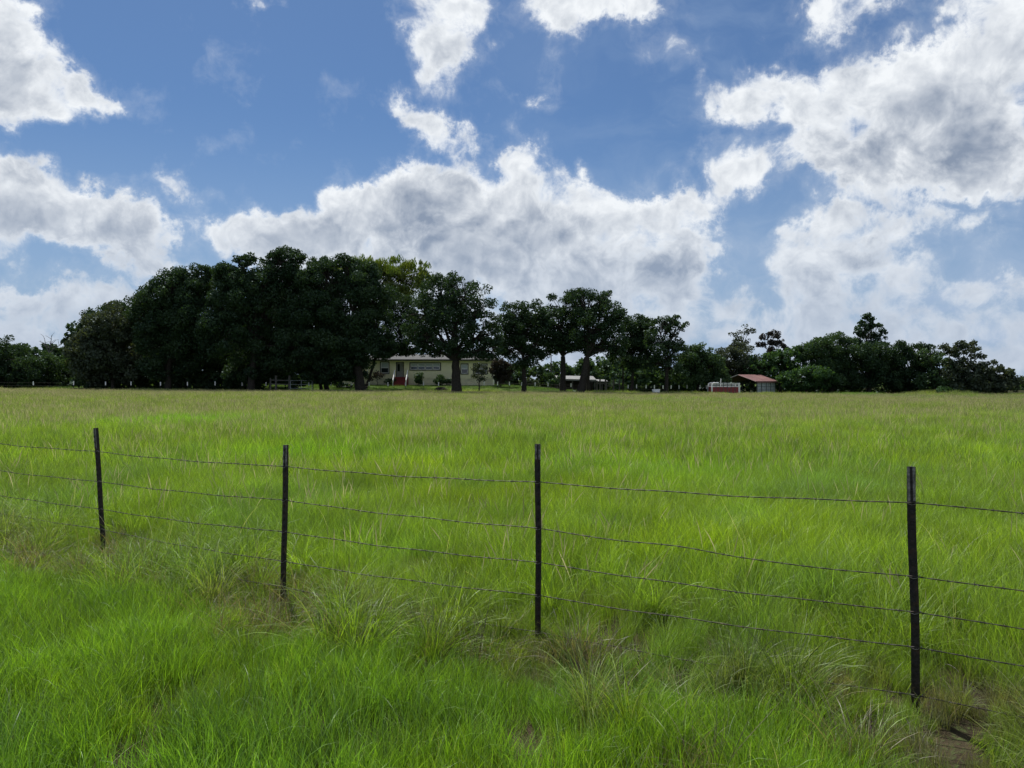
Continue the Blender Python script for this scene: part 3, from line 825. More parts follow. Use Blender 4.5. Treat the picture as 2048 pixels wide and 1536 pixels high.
def limb(mb, a, b, r0, r1, rnd, n=6, droop=0.0, O=Vector((0, 0, 0)), sides=7):
    pts, rr = [], []; L = (b - a).length
    side = Vector((rnd.uniform(-1, 1), rnd.uniform(-1, 1), rnd.uniform(-.3, .5))) * L * .10
    for i in range(n + 1):
        t = i / n
        p = a.lerp(b, t) + side * math.sin(PI * t) + Vector((rnd.uniform(-1, 1), rnd.uniform(-1, 1), 0)) * L * .018 * (0 < i < n)
        p.z += L * .10 * math.sin(PI * t) * (1 - droop)
        pts.append(p - O); rr.append(r0 + (r1 - r0) * t)
    mb.tube(pts, rr, sides, cap=False)
    return [p + O for p in pts]
def tree(name, label, cat, D, basepx, lobes, mat='oak', trunk=0.32, leaf=0.145, dens=.95, group=None, style='oak', twigs=0.5, stems=1, fork=.38, depth=1.0, seed=0, trunkmat='bark', basey=None):
    rnd = random.Random(hash((basepx, len(lobes), seed)) & 0xffff)
    x = (basepx - 1024) / F * D; y = D
    if basey is not None: z = CAMZ - (basey - HOR) / F * D
    else: z = gz(x, y)
    O = Vector((x, y, gz(x, y)))
    root = empty(name, O, label, cat, group)
    L3 = []
    for lb in lobes:
        cx, cy, rx, ry = lb[:4]; k = D / F
        c = at(cx, cy, D); c.y += (lb[4] if len(lb) > 4 else rnd.uniform(-.35, .35) * rx * k)
        L3.append((c, rx * k, ry * k, (rx + ry) / 2 * k * depth))
    me, tips = crown_mesh('crown', L3, M[mat], leaf, dens, O, style=style)
    link('crown', me, root)
    mb = MB()
    low = min(c.z - rz for c, rx, rz, ry in L3); high = max(c.z for c, rx, rz, ry in L3)
    wx = sum(c.x * rx for c, rx, rz, ry in L3) / sum(rx for c, rx, rz, ry in L3)
    fk = O.z + max((low - O.z) * .9, (high - O.z) * fork)
    for s in range(stems):
        off = Vector((rnd.uniform(-.6, .6), rnd.uniform(-.4, .4), 0)) * (s > 0) * 1.5
        base = O + off + Vector((0, 0, -.15)); tr = trunk * (1 if s == 0 else .7)
        F0 = Vector((x + (wx - x) * .35, y + rnd.uniform(-.5, .5), fk)) + off * 1.4
        pts = []; n = 7
        for i in range(n + 1):
            t = i / n; p = base.lerp(F0, t) + Vector((rnd.uniform(-1, 1), rnd.uniform(-1, 1), 0)) * .07 * (i > 0)
            pts.append(p)
        rr = [tr * (1.3 if i == 0 else 1.06 if i == 1 else 1 - .32 * i / n) for i in range(n + 1)]
        mb.tube([p - O for p in pts], rr, 11, cap=False)
        sel = [l for j, l in enumerate(L3) if j % stems == s] or L3
        for (c, rx, rz, ry) in sel:
            st = pts[-1] if c.z > fk + .5 else pts[-2]
            e = c + Vector((0, 0, -rz * .15))
            lp = limb(mb, st, e, tr * .36, tr * .10, rnd, 7, O=O)
            near = [tp for tp in tips if (Vector(((tp[0].x - c.x) / rx, (tp[0].y - c.y) / ry, (tp[0].z - c.z) / rz))).length < 1.05]
            rnd.shuffle(near)
            for tp in near[:int(len(near) * twigs) + 2]:
                a = lp[rnd.choice([3, 4, 5, 6, 7])]
                limb(mb, a, tp[0], tr * .13, .018, rnd, 4, O=O, sides=4)
    mb.build('trunk', M[trunkmat], root, smooth=True)
    return root
OG = 'oak trees round the cream house'
EG = 'trees along the right edge of the field'
def all_trees():
    t = tree
    # far left
    t('oak_tree', 'low dark tree cut off by the left edge of the picture', 'tree', 99, 10, [(-30,725,60,46),(15,715,40,40),(45,740,35,30),(0,755,60,22),(-80,720,50,50)], 'oak', .25, dens=.9)
    t('scrub_tree', 'low scrubby tree with bare twigs poking above it at far left', 'tree', 104, 95, [(85,728,36,26),(120,722,30,26),(75,750,40,22),(125,750,34,24)], 'mid', .18, dens=.75)
    dead_twigs(104)
    t('oak_tree', 'grey green feathery tree at the left end of the oak grove', 'tree', 95, 225, [(200,668,46,40),(240,655,42,42),(170,700,36,36),(225,705,50,40),(190,738,52,28),(255,735,40,30)], 'grey', .25, leaf=.2, dens=1.15)
    t('oak_tree', 'dark crown rising behind the grey green feathery tree', 'tree', 103, 260, [(205,638,38,24),(245,628,42,28),(180,655,22,20),(285,640,45,45)], 'oak', .3)
    t('oak_tree', 'broad dark oak with rounded stepped left shoulder', 'tree', 94, 335, [(310,600,42,36),(345,582,44,38),(388,572,42,38),(295,640,40,36),(350,640,60,44),(400,630,50,48),(320,690,60,40),(390,695,56,40),(330,735,62,26),(278,610,20,18),(360,553,22,16),(405,548,24,16)], 'oak', .38, dens=1.1)
    t('oak_tree', 'tallest dark oak with a loose open top, left centre', 'tree', 92, 500, [(500,566,46,36),(556,548,50,34),(598,556,38,34),(462,560,34,34),(470,610,50,44),(540,620,62,48),(600,630,50,48),(460,670,54,42),(530,690,64,40),(600,700,56,38),(490,735,60,26),(575,512,34,15),(540,518,24,13),(490,520,20,14),(450,545,18,16)], 'oak', .45, dens=1.15)
    t('oak_tree', 'big dark oak whose thick trunk stands left of the house', 'tree', 91, 722, [(655,560,50,40),(712,562,48,36),(745,600,36,36),(640,620,50,46),(700,630,56,50),(755,655,36,40),(660,690,54,38),(725,695,50,34),(770,690,26,26),(620,700,40,40),(680,730,52,24),(650,752,40,14),(705,748,28,12),(640,530,28,16),(690,524,30,14)], 'oak', .62, dens=1.15)
    t('oak_tree', 'dark oak with twin trunks in the shade, left of the thick trunk', 'tree', 97, 655, [(600,590,40,40),(640,660,46,46),(590,700,50,40),(650,725,40,24)], 'oak', .3, stems=2)
    t('oak_tree', 'shaded oak deep in the middle of the left grove', 'tree', 101, 430, [(420,600,50,50),(430,680,60,50),(520,640,60,60),(560,720,50,34),(430,735,50,28),(370,600,40,40)], 'oak', .3)
    t('oak_tree', 'yellow green sunlit crown above the dark oaks', 'tree', 106, 712, [(700,540,36,18),(740,538,40,20),(785,536,42,18),(830,545,36,18),(760,560,50,24),(815,570,46,24),(850,562,20,16),(790,590,40,20)], 'yellow', .3, leaf=.24, dens=1.1, style='spray')
    t('oak_tree', 'thin open oak between the grove and the house tree', 'tree', 99, 730, [(790,605,40,30),(830,620,36,34),(780,650,34,30),(800,690,32,22),(840,660,36,30),(750,620,30,30),(790,700,32,12),(822,700,24,10),(765,708,26,14)], 'oak', .22, dens=.8, twigs=.9)
    t('oak_tree', 'round oak on a thick trunk in front of the house', 'tree', 88, 914, [(880,588,46,34),(932,590,46,36),(960,625,36,36),(850,625,38,36),(905,640,54,40),(860,672,46,28),(950,672,46,30),(985,665,24,30),(905,690,46,22),(835,665,30,26),(985,700,26,22),(840,694,28,14),(940,705,40,12),(895,560,30,16),(865,704,34,9),(965,712,24,9)], 'oak', .64, dens=.76, twigs=.7, fork=.3)
    t('oak_tree', 'narrow oak right of the house with a straight dark trunk', 'tree', 93, 1048, [(1030,628,30,26),(1070,632,30,30),(1050,660,40,30),(1030,690,32,24),(1078,690,32,26),(1006,655,24,30),(1050,716,34,20),(1085,660,26,34),(1012,695,22,18)], 'oak', .34, dens=.9, twigs=.8)
    t('oak_tree', 'left one of the two oaks sharing the tall rounded crown', 'tree', 94, 1126, [(1128,612,40,30),(1115,650,38,32),(1150,640,40,34),(1100,680,34,22),(1140,678,38,20),(1150,595,30,16),(1090,650,22,24),(1112,690,34,14),(1150,694,30,10)], 'oak', .42, dens=.8, twigs=.8)
    t('oak_tree', 'right one of the two oaks sharing the tall rounded crown', 'tree', 91, 1160, [(1182,610,36,26),(1215,630,34,30),(1185,650,46,34),(1225,668,30,30),(1180,684,44,20),(1238,640,18,24),(1205,595,22,14),(1240,695,24,18),(1160,590,26,14),(1205,700,34,12)], 'oak', .5, dens=.76, twigs=.85, stems=1)
    t('oak_tree', 'dark leaning second stem close beside the split trunks', 'tree', 96, 1176, [(1165,660,34,26),(1190,690,30,18)], 'oak', .28, dens=.6)
    t('oak_tree', 'slim oak with pale trunk just right of the rounded crown', 'tree', 95, 1262, [(1262,660,26,26),(1285,648,26,20),(1270,695,32,28),(1290,685,26,28),(1265,725,26,18)], 'oak', .22, dens=.95, twigs=.8)
    t('oak_tree', 'very slender tree with a dark stem right of the corral', 'tree', 97, 1246, [(1240,690,24,20),(1252,668,20,18),(1238,715,20,16)], 'oak', .14, dens=.65)
    t('oak_tree', 'open topped oak reaching up and right over a pale leaning trunk', 'tree', 93, 1332, [(1318,655,28,22),(1345,640,22,15),(1352,665,16,14),(1320,690,38,28),(1350,700,28,24),(1305,725,36,24),(1345,735,34,24),(1365,650,9,8)], 'oak', .28, dens=.78, twigs=.9)
    # right hand tree line
    t('oak_tree', 'rounded green tree between the open topped oak and the trailer', 'tree', 99, 1395, [(1385,722,38,32),(1415,735,34,30),(1375,750,38,24),(1425,755,36,20),(1395,705,28,18)], 'mid', .25, dens=1.1, group=EG)
    t('oak_tree', 'dark tree directly behind the red and white trailer', 'tree', 104, 1462, [(1455,722,32,24),(1485,718,30,26),(1450,745,36,22),(1495,745,36,22),(1478,698,22,14)], 'grey', .22, dens=1.0, group=EG)
    t('sparse_tree', 'thin see-through tree standing above the tree line right of centre', 'tree', 110, 1486, [(1472,672,15,15),(1488,660,13,12),(1502,658,9,9),(1486,684,18,10),(1466,690,14,10)], 'grey', .16, leaf=.17, dens=.42, twigs=1.0, group=EG)
    t('snag_tree', 'odd leafy snag with drooping arms above the tree line', 'tree', 109, 1545, [(1548,670,12,7),(1529,674,7,6),(1524,690,8,5),(1560,686,11,6),(1570,694,5,7),(1545,690,5,11),(1543,706,10,12)], 'russet', .17, leaf=.18, dens=1.1, twigs=.6, group=EG)
    t('leafy_tree', 'bright green spreading tree behind the red roofed carport', 'tree', 102, 1560, [(1530,722,38,16),(1572,714,40,18),(1545,742,50,18),(1600,738,40,16),(1510,735,26,14)], 'bright', .22, leaf=.22, dens=1.0, group=EG)
    t('leafy_tree', 'low green tree with layered boughs right of the carport', 'tree', 97, 1610, [(1590,752,34,15),(1625,746,34,14),(1655,755,26,10),(1600,768,34,12),(1640,768,34,12)], 'bright', .18, leaf=.2, dens=1.0, group=EG)
    t('oak_tree', 'dense oak left of the tall feathery pine', 'tree', 101, 1665, [(1640,700,36,28),(1675,692,36,26),(1655,728,44,26),(1690,722,36,28),(1615,705,22,20),(1680,755,42,22)], 'mid', .3, dens=1.1, group=EG)
    t('pine_tree', 'tall feathery pine with open tiers above the right tree line', 'pine', 106, 1735, [(1733,631,8,6),(1729,645,12,7),(1748,640,7,4),(1742,655,16,6),(1718,662,13,8),(1757,651,8,4),(1735,671,20,8),(1712,680,14,8),(1760,675,11,6),(1768,662,6,4),(1735,690,30,12),(1765,690,14,7)], 'oak', .17, leaf=.19, dens=.95, twigs=1.0, group=EG)
    t('oak_tree', 'dark oak underneath the tall feathery pine', 'tree', 100, 1738, [(1720,715,38,24),(1760,712,36,26),(1735,745,50,26),(1785,735,36,28),(1775,765,40,14),(1710,765,38,14)], 'oak', .3, dens=1.1, group=EG)
    t('oak_tree', 'round topped tree fourth from the right end of the tree line', 'tree', 101, 1815, [(1805,705,28,20),(1838,703,26,18),(1820,735,40,28),(1855,725,32,26),(1830,762,46,16)], 'oak', .25, dens=1.0, group=EG)
    t('oak_tree', 'olive tree with sky showing through, third from the right end', 'tree', 98, 1868, [(1862,712,24,20),(1880,742,34,24),(1860,762,36,18)], 'mid', .2, dens=.8, group=EG)
    t('umbrella_tree', 'flat topped open tree second from the right end', 'tree', 97, 1925, [(1900,695,22,8),(1930,688,24,6),(1915,705,26,8),(1945,700,14,5),(1915,735,38,22),(1950,745,36,22),(1925,762,52,18),(1955,712,14,7)], 'grey', .22, leaf=.19, dens=.85, group=EG)
    t('scrub_tree', 'low rounded tree ending the tree line at the right', 'tree', 96, 1990, [(1975,738,24,17),(2000,752,26,18),(1970,762,36,16),(2015,768,28,14),(2030,764,14,12),(1985,774,44,9)], 'grey', .16, leaf=.2, dens=1.0, group=EG)
def dead_twigs(D):
    base = at(98, 720, D); g = Vector((base.x, base.y, gz(base.x, base.y)))
    root = empty('dead_tree', g, 'bare dead tree whose crooked twigs stick up at far left', 'dead tree')
    rnd = random.Random(9); mb = MB(); top = at(98, 708, D)
    limb(mb, g - Vector((0,0,.1)), top, .16, .08, rnd, 7, O=g)
    mb.build('trunk', M['weathered'], root, smooth=True)
    for tx, ty in ((78, 682), (88, 676), (103, 670), (112, 680), (122, 690)):
        m2 = MB(); e = at(tx, ty, D + rnd.uniform(-1, 1)); lp = limb(m2, top, e, .07, .02, rnd, 6, O=g)
        for q in range(3):
            s = lp[rnd.randint(2, 5)]; limb(m2, s, s + Vector((rnd.uniform(-1, 1), rnd.uniform(-.5, .5), rnd.uniform(.2, 1))) * .9, .03, .012, rnd, 4, O=g, sides=4)
        m2.build('bare_limb', M['weathered'], root, smooth=True)
all_trees()

# masses of woods and scrub that close the gaps behind the trunks
def mass(name, label, cat, boxes, mat, leaf, dens):
    L3 = []
    for (x0, x1, ytop, yb, D) in boxes:
        k = D / F; x = x0
        while x < x1:
            r = random.uniform(16, 30)
            cy = ytop + random.uniform(0, 8) + r * .7
            while cy < yb + 6:
                c = at(x, cy, D); c.y += random.uniform(-2, 2); L3.append((c, r * k, r * .8 * k, r * k)); cy += r * 1.1
            x += r * 1.2
    me, _ = crown_mesh(name, L3, M[mat], leaf, dens)
    o = link(name, me); tag(o, label, cat, kind='stuff'); return o
random.seed(5)
mass('woods', 'dark woods behind the trunks of the left oak grove', 'woods', [(-120, 690, 690, 775, 112), (150, 700, 640, 760, 118)], 'oak', .42, .8)
mass('shade_scrub', 'dark scrub added as the shade along the foot of the left oak grove', 'undergrowth', [(-60, 150, 752, 772, 104), (150, 545, 742, 775, 98), (600, 700, 745, 758, 101)], 'oak', .3, .9)  # scrub added to stand in for the dark shade under the grove
mass('far_woods', 'mid green woods seen between the trunks right of the house', 'woods', [(985, 1300, 728, 772, 135), (1170, 1300, 712, 772, 128), (1240, 1440, 735, 778, 114)], 'mid', .36, 1.0)
mass('undergrowth', 'dark scrub under the right hand tree line', 'undergrowth', [(1560, 1990, 752, 780, 106), (1370, 1500, 752, 778, 110)], 'oak', .34, .9)
mass('distant_woods', 'pale distant trees beyond the right end of the field', 'woods', [(1960, 2160, 752, 778, 170)], 'bright', .5, .8)

# ------------------------------------------------------------------ house
def house():
    D = 108.0; k = D / F
    X = lambda px: (px - 1024) * k
    Z = lambda py: CAMZ - (py - HOR) * k
    gx = X(860); O = Vector((gx, D, gz(gx, D)))
    root = empty('house', O, 'single storey cream house with red front steps behind the oaks', 'house')
    def add(name, mb, mat, parent=root, **kw):
        mb.v = [(a - O.x, b - O.y, c - O.z) for a, b, c in mb.v]
        return mb.build(name, mat, parent, **kw)
    zb, zt = Z(765) - .5, Z(721); yf = D
    xl, xr = X(735), X(986)
    # front wall with openings
    ops = [(760, 779, 723, 748), (792, 808, 724, 755), (819, 882, 725, 741), (921, 937, 727, 749), (946, 975, 727, 749)]
    xs = [xl] + sum([[X(a), X(b)] for a, b, _, _ in ops], []) + [xr]
    zsk = Z(757)
    w = MB()
    for i in range(len(xs) - 1):
        a, b = xs[i], xs[i + 1]
        if i % 2 == 0: w.box(a, b, yf, yf + .2, zsk, zt)
        else:
            o = ops[i // 2]
            w.box(a, b, yf, yf + .2, Z(o[2]), zt)
            if Z(o[3]) > zsk + .01: w.box(a, b, yf, yf + .2, zsk, Z(o[3]))
    w.box(xl, xl + .2, yf + .2, yf + 8, zsk, zt); w.box(xr - .2, xr, yf + .2, yf + 8, zsk, zt); w.box(xl, xr, yf + 8, yf + 8.2, zsk, zt)
    add('wall', w, M['siding'])
    add('skirting', MB().box(xl, xr, yf + .04, yf + 8.1, zb, zsk - .003), M['skirt'])
    # recessed wing
    xw = X(676)
    add('wing_wall', MB().box(xw, xl - .01, yf + 1.2, yf + 7.5, zb, zt - .1), M['siding'])
    # lap siding boards
    lap = MB(); z = zsk + .12
    while z < zt - .05:
        for i in range(0, len(xs) - 1):
            if i % 2 == 0: lap.box(xs[i] + .08, xs[i + 1] - .08, yf - .012, yf - .003, z, z + .018)
        z += .2
    o = add('siding_laps', lap, M['siding']); tag(o, kind='stuff')
    # roof
    rz0, rz1 = zt, Z(708)
    def roofslab(x0, x1, y0, yr, z0, z1):
        r = MB(); th = .12
        r.hexa([(x0, y0, z0 - th), (x1, y0, z0 - th), (x1, yr, z1 - th), (x0, yr, z1 - th), (x0, y0, z0), (x1, y0, z0), (x1, yr, z1), (x0, yr, z1)])
        y2 = 2 * yr - y0
        r.hexa([(x0, yr + .001, z1 - th), (x1, yr + .001, z1 - th), (x1, y2, z0 - th), (x0, y2, z0 - th), (x0, yr + .001, z1), (x1, yr + .001, z1), (x1, y2, z0), (x0, y2, z0)])
        return r
    rf = add('roof', roofslab(xl - .4, xr + .4, yf - .45, yf + 4.1, rz0 + .16, rz1 + .1), M['shingle'])
    add('fascia', MB().box(xl - .4, xr + .4, yf - .49, yf - .455, rz0 - .05, rz0 + .17), M['darktrim'], rf)
    add('wing_roof', roofslab(xw - .4, xl - .42, yf + .8, yf + 4.3, rz0 + .05, rz1 - .1), M['shingle'])
    crs = MB()
    n = 12
    for j in range(1, n):
        t = j / n; y = yf - .45 + t * 4.55; z = rz0 + .16 + t * (rz1 - rz0 - .06)
        crs.box(xl - .38, xr + .38, y, y + .03, z - .02, z + .015)
    tag(add('shingle_courses', crs, M['shingle'], rf), kind='stuff')
    add('soffit', MB().box(xl, xr, yf - .44, yf - .02, rz0 - .04, rz0 - .01), M['darktrim'], rf)
    for xx in (xl, xr): add('corner_trim', MB().box(xx - .05, xx + .07, yf - .03, yf + .05, zsk, zt - .05), M['white'])
    # windows: dark surround, white sashes, two panes each
    def window(a, b, c, d, n, blind=True):
        x0, x1, z0, z1 = X(a), X(b), Z(d), Z(c)
        t = .12; s = MB()
        s.box(x0, x1, yf - .05, yf + .06, z1 - t, z1); s.box(x0, x1, yf - .05, yf + .06, z0, z0 + t)
        s.box(x0, x0 + t, yf - .05, yf + .06, z0 + t, z1 - t); s.box(x1 - t, x1, yf - .05, yf + .06, z0 + t, z1 - t)
        win = add('window', s, M['darktrim'])
        wx = (x1 - x0 - 2 * t) / n
        for i in range(n):
            p0 = x0 + t + i * wx + (.03 if n > 1 else 0); p1 = x0 + t + (i + 1) * wx - (.03 if n > 1 else 0)
            f = MB(); e = .075; zm = (z0 + z1) / 2
            f.box(p0, p1, yf + .0, yf + .05, z1 - t - e, z1 - t); f.box(p0, p1, yf, yf + .05, z0 + t, z0 + t + e)
            f.box(p0, p0 + e, yf, yf + .05, z0 + t + e, z1 - t - e); f.box(p1 - e, p1, yf, yf + .05, z0 + t + e, z1 - t - e)
            f.box(p0 + e, p1 - e, yf, yf + .05, zm - e / 2, zm + e / 2)
            add('sash', f, M['white'], win)
            for zz0, zz1, bl in ((z0 + t + e, zm - e / 2, False), (zm + e / 2, z1 - t - e, blind)):
                add('pane', MB().box(p0 + e, p1 - e, yf + .02, yf + .035, zz0, zz1), M['blind'] if bl else M['glass'], win)
    window(*ops[0], 1); window(*ops[2], 4); window(*ops[3], 1); window(*ops[4], 2, False)
    # door
    a, b, c, d = ops[1]; x0, x1, z0, z1 = X(a), X(b), Z(d), Z(c)
    add('door_reveal', MB().box(x0, x0 + .06, yf + .0, yf + .55, z0, z1).box(x1 - .06, x1, yf, yf + .55, z0, z1).box(x0 + .06, x1 - .06, yf, yf + .55, z1 - .06, z1), M['darktrim'])
    dr = add('door', MB().box(x0 + .06, x1 - .06, yf + .45, yf + .5, z0, z1 - .06), simple('grey_door', (.36, .37, .36), .5))
    add('door_pane', MB().box(x0 + .16, x0 + .5, yf + .44, yf + .455, z0 + .9, z1 - .3), M['glass'], dr)
    add('handle', MB().box(x1 - .18, x1 - .14, yf + .40, yf + .448, z0 + .85, z0 + 1.0), M['clip'], dr)
    # steps
    sx0, sx1 = X(791), X(817); zg = Z(765)
    st = empty('front_steps', Vector((X(804), yf - 1.0, gz(X(804), yf - 1))), 'red front steps with white handrails at the cream house door', 'steps')
    O2 = st.location
    def add2(name, mb, mat, parent=st, **kw):
        mb.v = [(a - O2.x, b - O2.y, c - O2.z) for a, b, c in mb.v]; return mb.build(name, mat, parent, **kw)
    n = 5; ztop = Z(754)
    add2('landing', MB().box(sx0, sx1, yf - .9, yf - .02, zb, ztop), M['red'])
    for i in range(n):
        y1 = yf - .9 - i * .3; zz = ztop - (i + 1) * (ztop - (zg - .45)) / (n + 1)
        add2('tread', MB().box(sx0, sx1, y1 - .3, y1 - .002, zb - .4, zz), M['red'])
    for sx in (sx0 - .03, sx1 - .05):
        r = MB()
        r.tube([(sx + .04, yf - .9, ztop + .95), (sx + .04, yf - 2.5, zg - .5 + .85)], .06, 6)
        r.tube([(sx + .04, yf - .08, ztop + .95), (sx + .04, yf - .9, ztop + .95)], .06, 6)
        r.tube([(sx + .04, yf - 2.5, zg - .8), (sx + .04, yf - 2.5, zg - .5 + .85)], .06, 6)
        r.tube([(sx + .04, yf - .85, ztop - .2), (sx + .04, yf - .85, ztop + .95)], .05, 6)
        r.tube([(sx + .04, yf - .9, ztop + .45), (sx + .04, yf - 2.5, zg - .5 + .40)], .035, 6)
        add2('handrail', r, M['white'])
house()

# shrubs beside the house and small trees on the lawn
def shrub(name, label, D, px, lobes, mat, **kw):
    return tree(name, label, 'shrub', D, px, lobes, mat, trunk=kw.pop('trunk', .05), leaf=kw.pop('leaf', .13), **kw)
SG = 'shrubs along the front of the cream house'
shrub('shrub', 'airy reddish crape myrtle below the left house window', 106, 755, [(748,752,10,6),(762,754,9,5),(755,746,6,5),(741,757,5,4)], 'russet', dens=.6, group=SG)
shrub('shrub', 'small round shrub left of the red steps', 106.4, 783, [(780,763,6,4),(786,763,5,4)], 'oak', dens=1.2, group=SG)
shrub('shrub', 'upright shrub under the long window band', 106, 837, [(837,752,4,6),(836,760,6,5),(841,763,5,3)], 'mid', dens=1.1, group=SG)
shrub('shrub', 'loose shrub right of the window band near the trunk', 106, 880, [(881,757,6,4),(878,763,6,3),(886,764,6,3)], 'mid', dens=1.1, group=SG)
shrub('shrub', 'low wide shrub between the loose shrub and the trunk', 106, 895, [(893,763,6,3),(900,762,4,3)], 'oak', dens=1.2, group=SG)
tree('young_tree', 'young forked tree with thin leaves in front of the right house window', 'tree', 92, 958, [(955,740,9,5),(966,745,8,4),(950,752,7,4),(962,758,10,4),(957,730,6,6),(972,734,5,4)], 'grey', .10, leaf=.12, dens=.42, twigs=1.0)
shrub('shrub', 'big dark russet shrub at the right end of the house', 105, 1000, [(1000,728,17,12),(1012,738,15,14),(992,740,14,14),(1003,752,20,12)], 'russet', leaf=.2, trunk=.09, dens=1.0)
shrub('shrub', 'feathery green bush right of the house beyond the lawn', 112, 1108, [(1098,752,12,8),(1115,756,12,8),(1108,764,18,6)], 'mid', leaf=.18, dens=.9)
shrub('shrub', 'low grey green bush by the lawn edge near the straight trunk', 112, 1060, [(1056,762,10,6),(1066,765,9,5)], 'grey', leaf=.16, dens=.9)
shrub('shrub', 'pale weeds on the low mound at the right edge', 95, 1905, [(1880,780,20,3),(1915,781,24,3),(1950,782,16,3)], 'bright', leaf=.12, dens=.9)
#@@SMALL

# ------------------------------------------------------------------ yard fence with white tipped posts
YP = [-8,67,147,211,262,321,375,430,484,532,618,662,702,738,776,811,847,877,908,968,995,1019,1043,1070,1096,1120,1142,1163,1256,1273,1292,1309,1326,1342,1358,1374,1386,1400,1413]
YG = [(-8,91.5),(484,93),(532,93.5),(702,94.5),(1043,97),(1163,96.5),(1256,97),(1413,99)]
def yard_fence():
    Ds = np.interp(YP, [a for a, _ in YG], [b for _, b in YG])
    P = [Vector(((px - 1024) / F * d, d, gz((px - 1024) / F * d, d))) for px, d in zip(YP, Ds)]
    root = empty('yard_fence', P[20], 'wire fence on thin posts with white tops along the far field edge', 'wire fence')
    O = P[20]; rnd = random.Random(2)
    for i, p in enumerate(P):
        lx = rnd.uniform(-.03, .03); h = 1.32 + rnd.uniform(-.05, .05)
        q = p - O; tp = q + Vector((lx, 0, h))
        o = MB().tube([q - Vector((0, 0, .2)), tp], .022, 6).build('fence_post', M['post_steel'], root)
        MB().tube([q.lerp(tp, .66), tp + Vector((0, 0, .012))], .065, 8).build('white_sleeve', M['white'], o)
    for hz in (.45, .8, 1.15):
        mb = MB()
        for i in range(len(P) - 1):
            if YP[i] in (1163,): continue
            a = P[i] - O + Vector((0, -.03, hz)); b = P[i + 1] - O + Vector((0, -.03, hz))
            mb.tube([a, a.lerp(b, .5) - Vector((0, 0, .03)), b], .005, 4, cap=False)
        mb.build('wire_strand', M['wire'], root)
yard_fence()

def wood_pen(label, name, posts, rails, D, cat, mat='weathered', pr=.09):
    x = (posts[0][0] - 1024) / F * D; O = Vector((x, D, gz(x, D)))
    root = empty(name, O, label, cat)
    for (px, top, r) in posts:
        b = Vector(((px - 1024) / F * D, D, 0)); b.z = gz(b.x, D) - .2; t = at(px, top, D)
        MB().tube([b - O, t - O], [r, r * .9], 9).build('post', M[mat], root, smooth=False)
    for (p0, y0, p1, y1) in rails:
        a = at(p0, y0, D - .10); b = at(p1, y1, D - .10); n = (b - a).length
        MB().hexa([Vector(v) - O for v in ((a.x, a.y-.03, a.z-.06), (b.x, b.y-.03, b.z-.06), (b.x, b.y+.03, b.z-.06), (a.x, a.y+.03, a.z-.06), (a.x, a.y-.03, a.z+.06), (b.x, b.y-.03, b.z+.06), (b.x, b.y+.03, b.z+.06), (a.x, a.y+.03, a.z+.06))]).build('rail', M[mat], root)
    return root
wood_pen('two thick grey wooden posts joined by rails, left of the farm gate', 'rail_fence', [(541, 756, .10), (552, 751, .15), (579, 751, .15)], [(541, 760, 579, 761), (541, 768, 579, 769)], 91.8, 'wooden fence')
wood_pen('lone slim brown wooden post in front of the left grove', 'fence_brace_post', [(504, 754, .09)], [], 92, 'post')
wood_pen('weathered wooden corral of posts and rails beside the low shed', 'corral', [(1194, 761, .10), (1200, 758, .11), (1211, 758, .12), (1227, 760, .11), (1239, 760, .10)],
         [(1194, 767, 1211, 767), (1211, 763, 1227, 764), (1211, 767, 1227, 768), (1211, 772, 1227, 772), (1227, 768, 1239, 768)], 98, 'corral')
def gate():
    D = 91.6; a = at(581, 762, D); b = at(624, 762, D); g = gz(a.x, D)
    root = empty('farm_gate', Vector((a.x, D, g)), 'pale tubular metal farm gate hung on the thick wooden post', 'gate')
    O = root.location; zt, zb = a.z - O.z + .05, .2
    L = b.x - a.x
    for i in range(4):
        z = zb + (zt - zb) * i / 3
        MB().tube([(0, 0, z), (L, 0, z)], .025, 8).build('gate_bar', M['galv'], root)
    for x in (0, L * .5, L):
        MB().tube([(x, 0, zb), (x, 0, zt)], .03, 8).build('upright', M['galv'], root)
    MB().tube([(L + .12, .0, -.2), (L + .12, 0, zt + .1)], .05, 8).build('latch_post', M['weathered'], root)
gate()
def tyre():
    D = 91.0; c = at(587, 773, D); g = gz(c.x, D)
    root = empty('painted_tyre', Vector((c.x, D, g)), 'half buried white painted tyre at the foot of the thick wooden post', 'tyre')
    for nm, R, r, m in (('outer_ring', .50, .075, 'white'), ('inner_ring', .28, .05, 'white'), ('rubber_side', .39, .06, 'rubber')):
        pts = [(R * math.cos(t), .05 if m == 'rubber' else 0, .42 + R * math.sin(t)) for t in np.linspace(-PI * 1.02, 0.02, 25)]
        MB().tube(pts, r, 8).build(nm, M[m], root, smooth=True)
tyre()
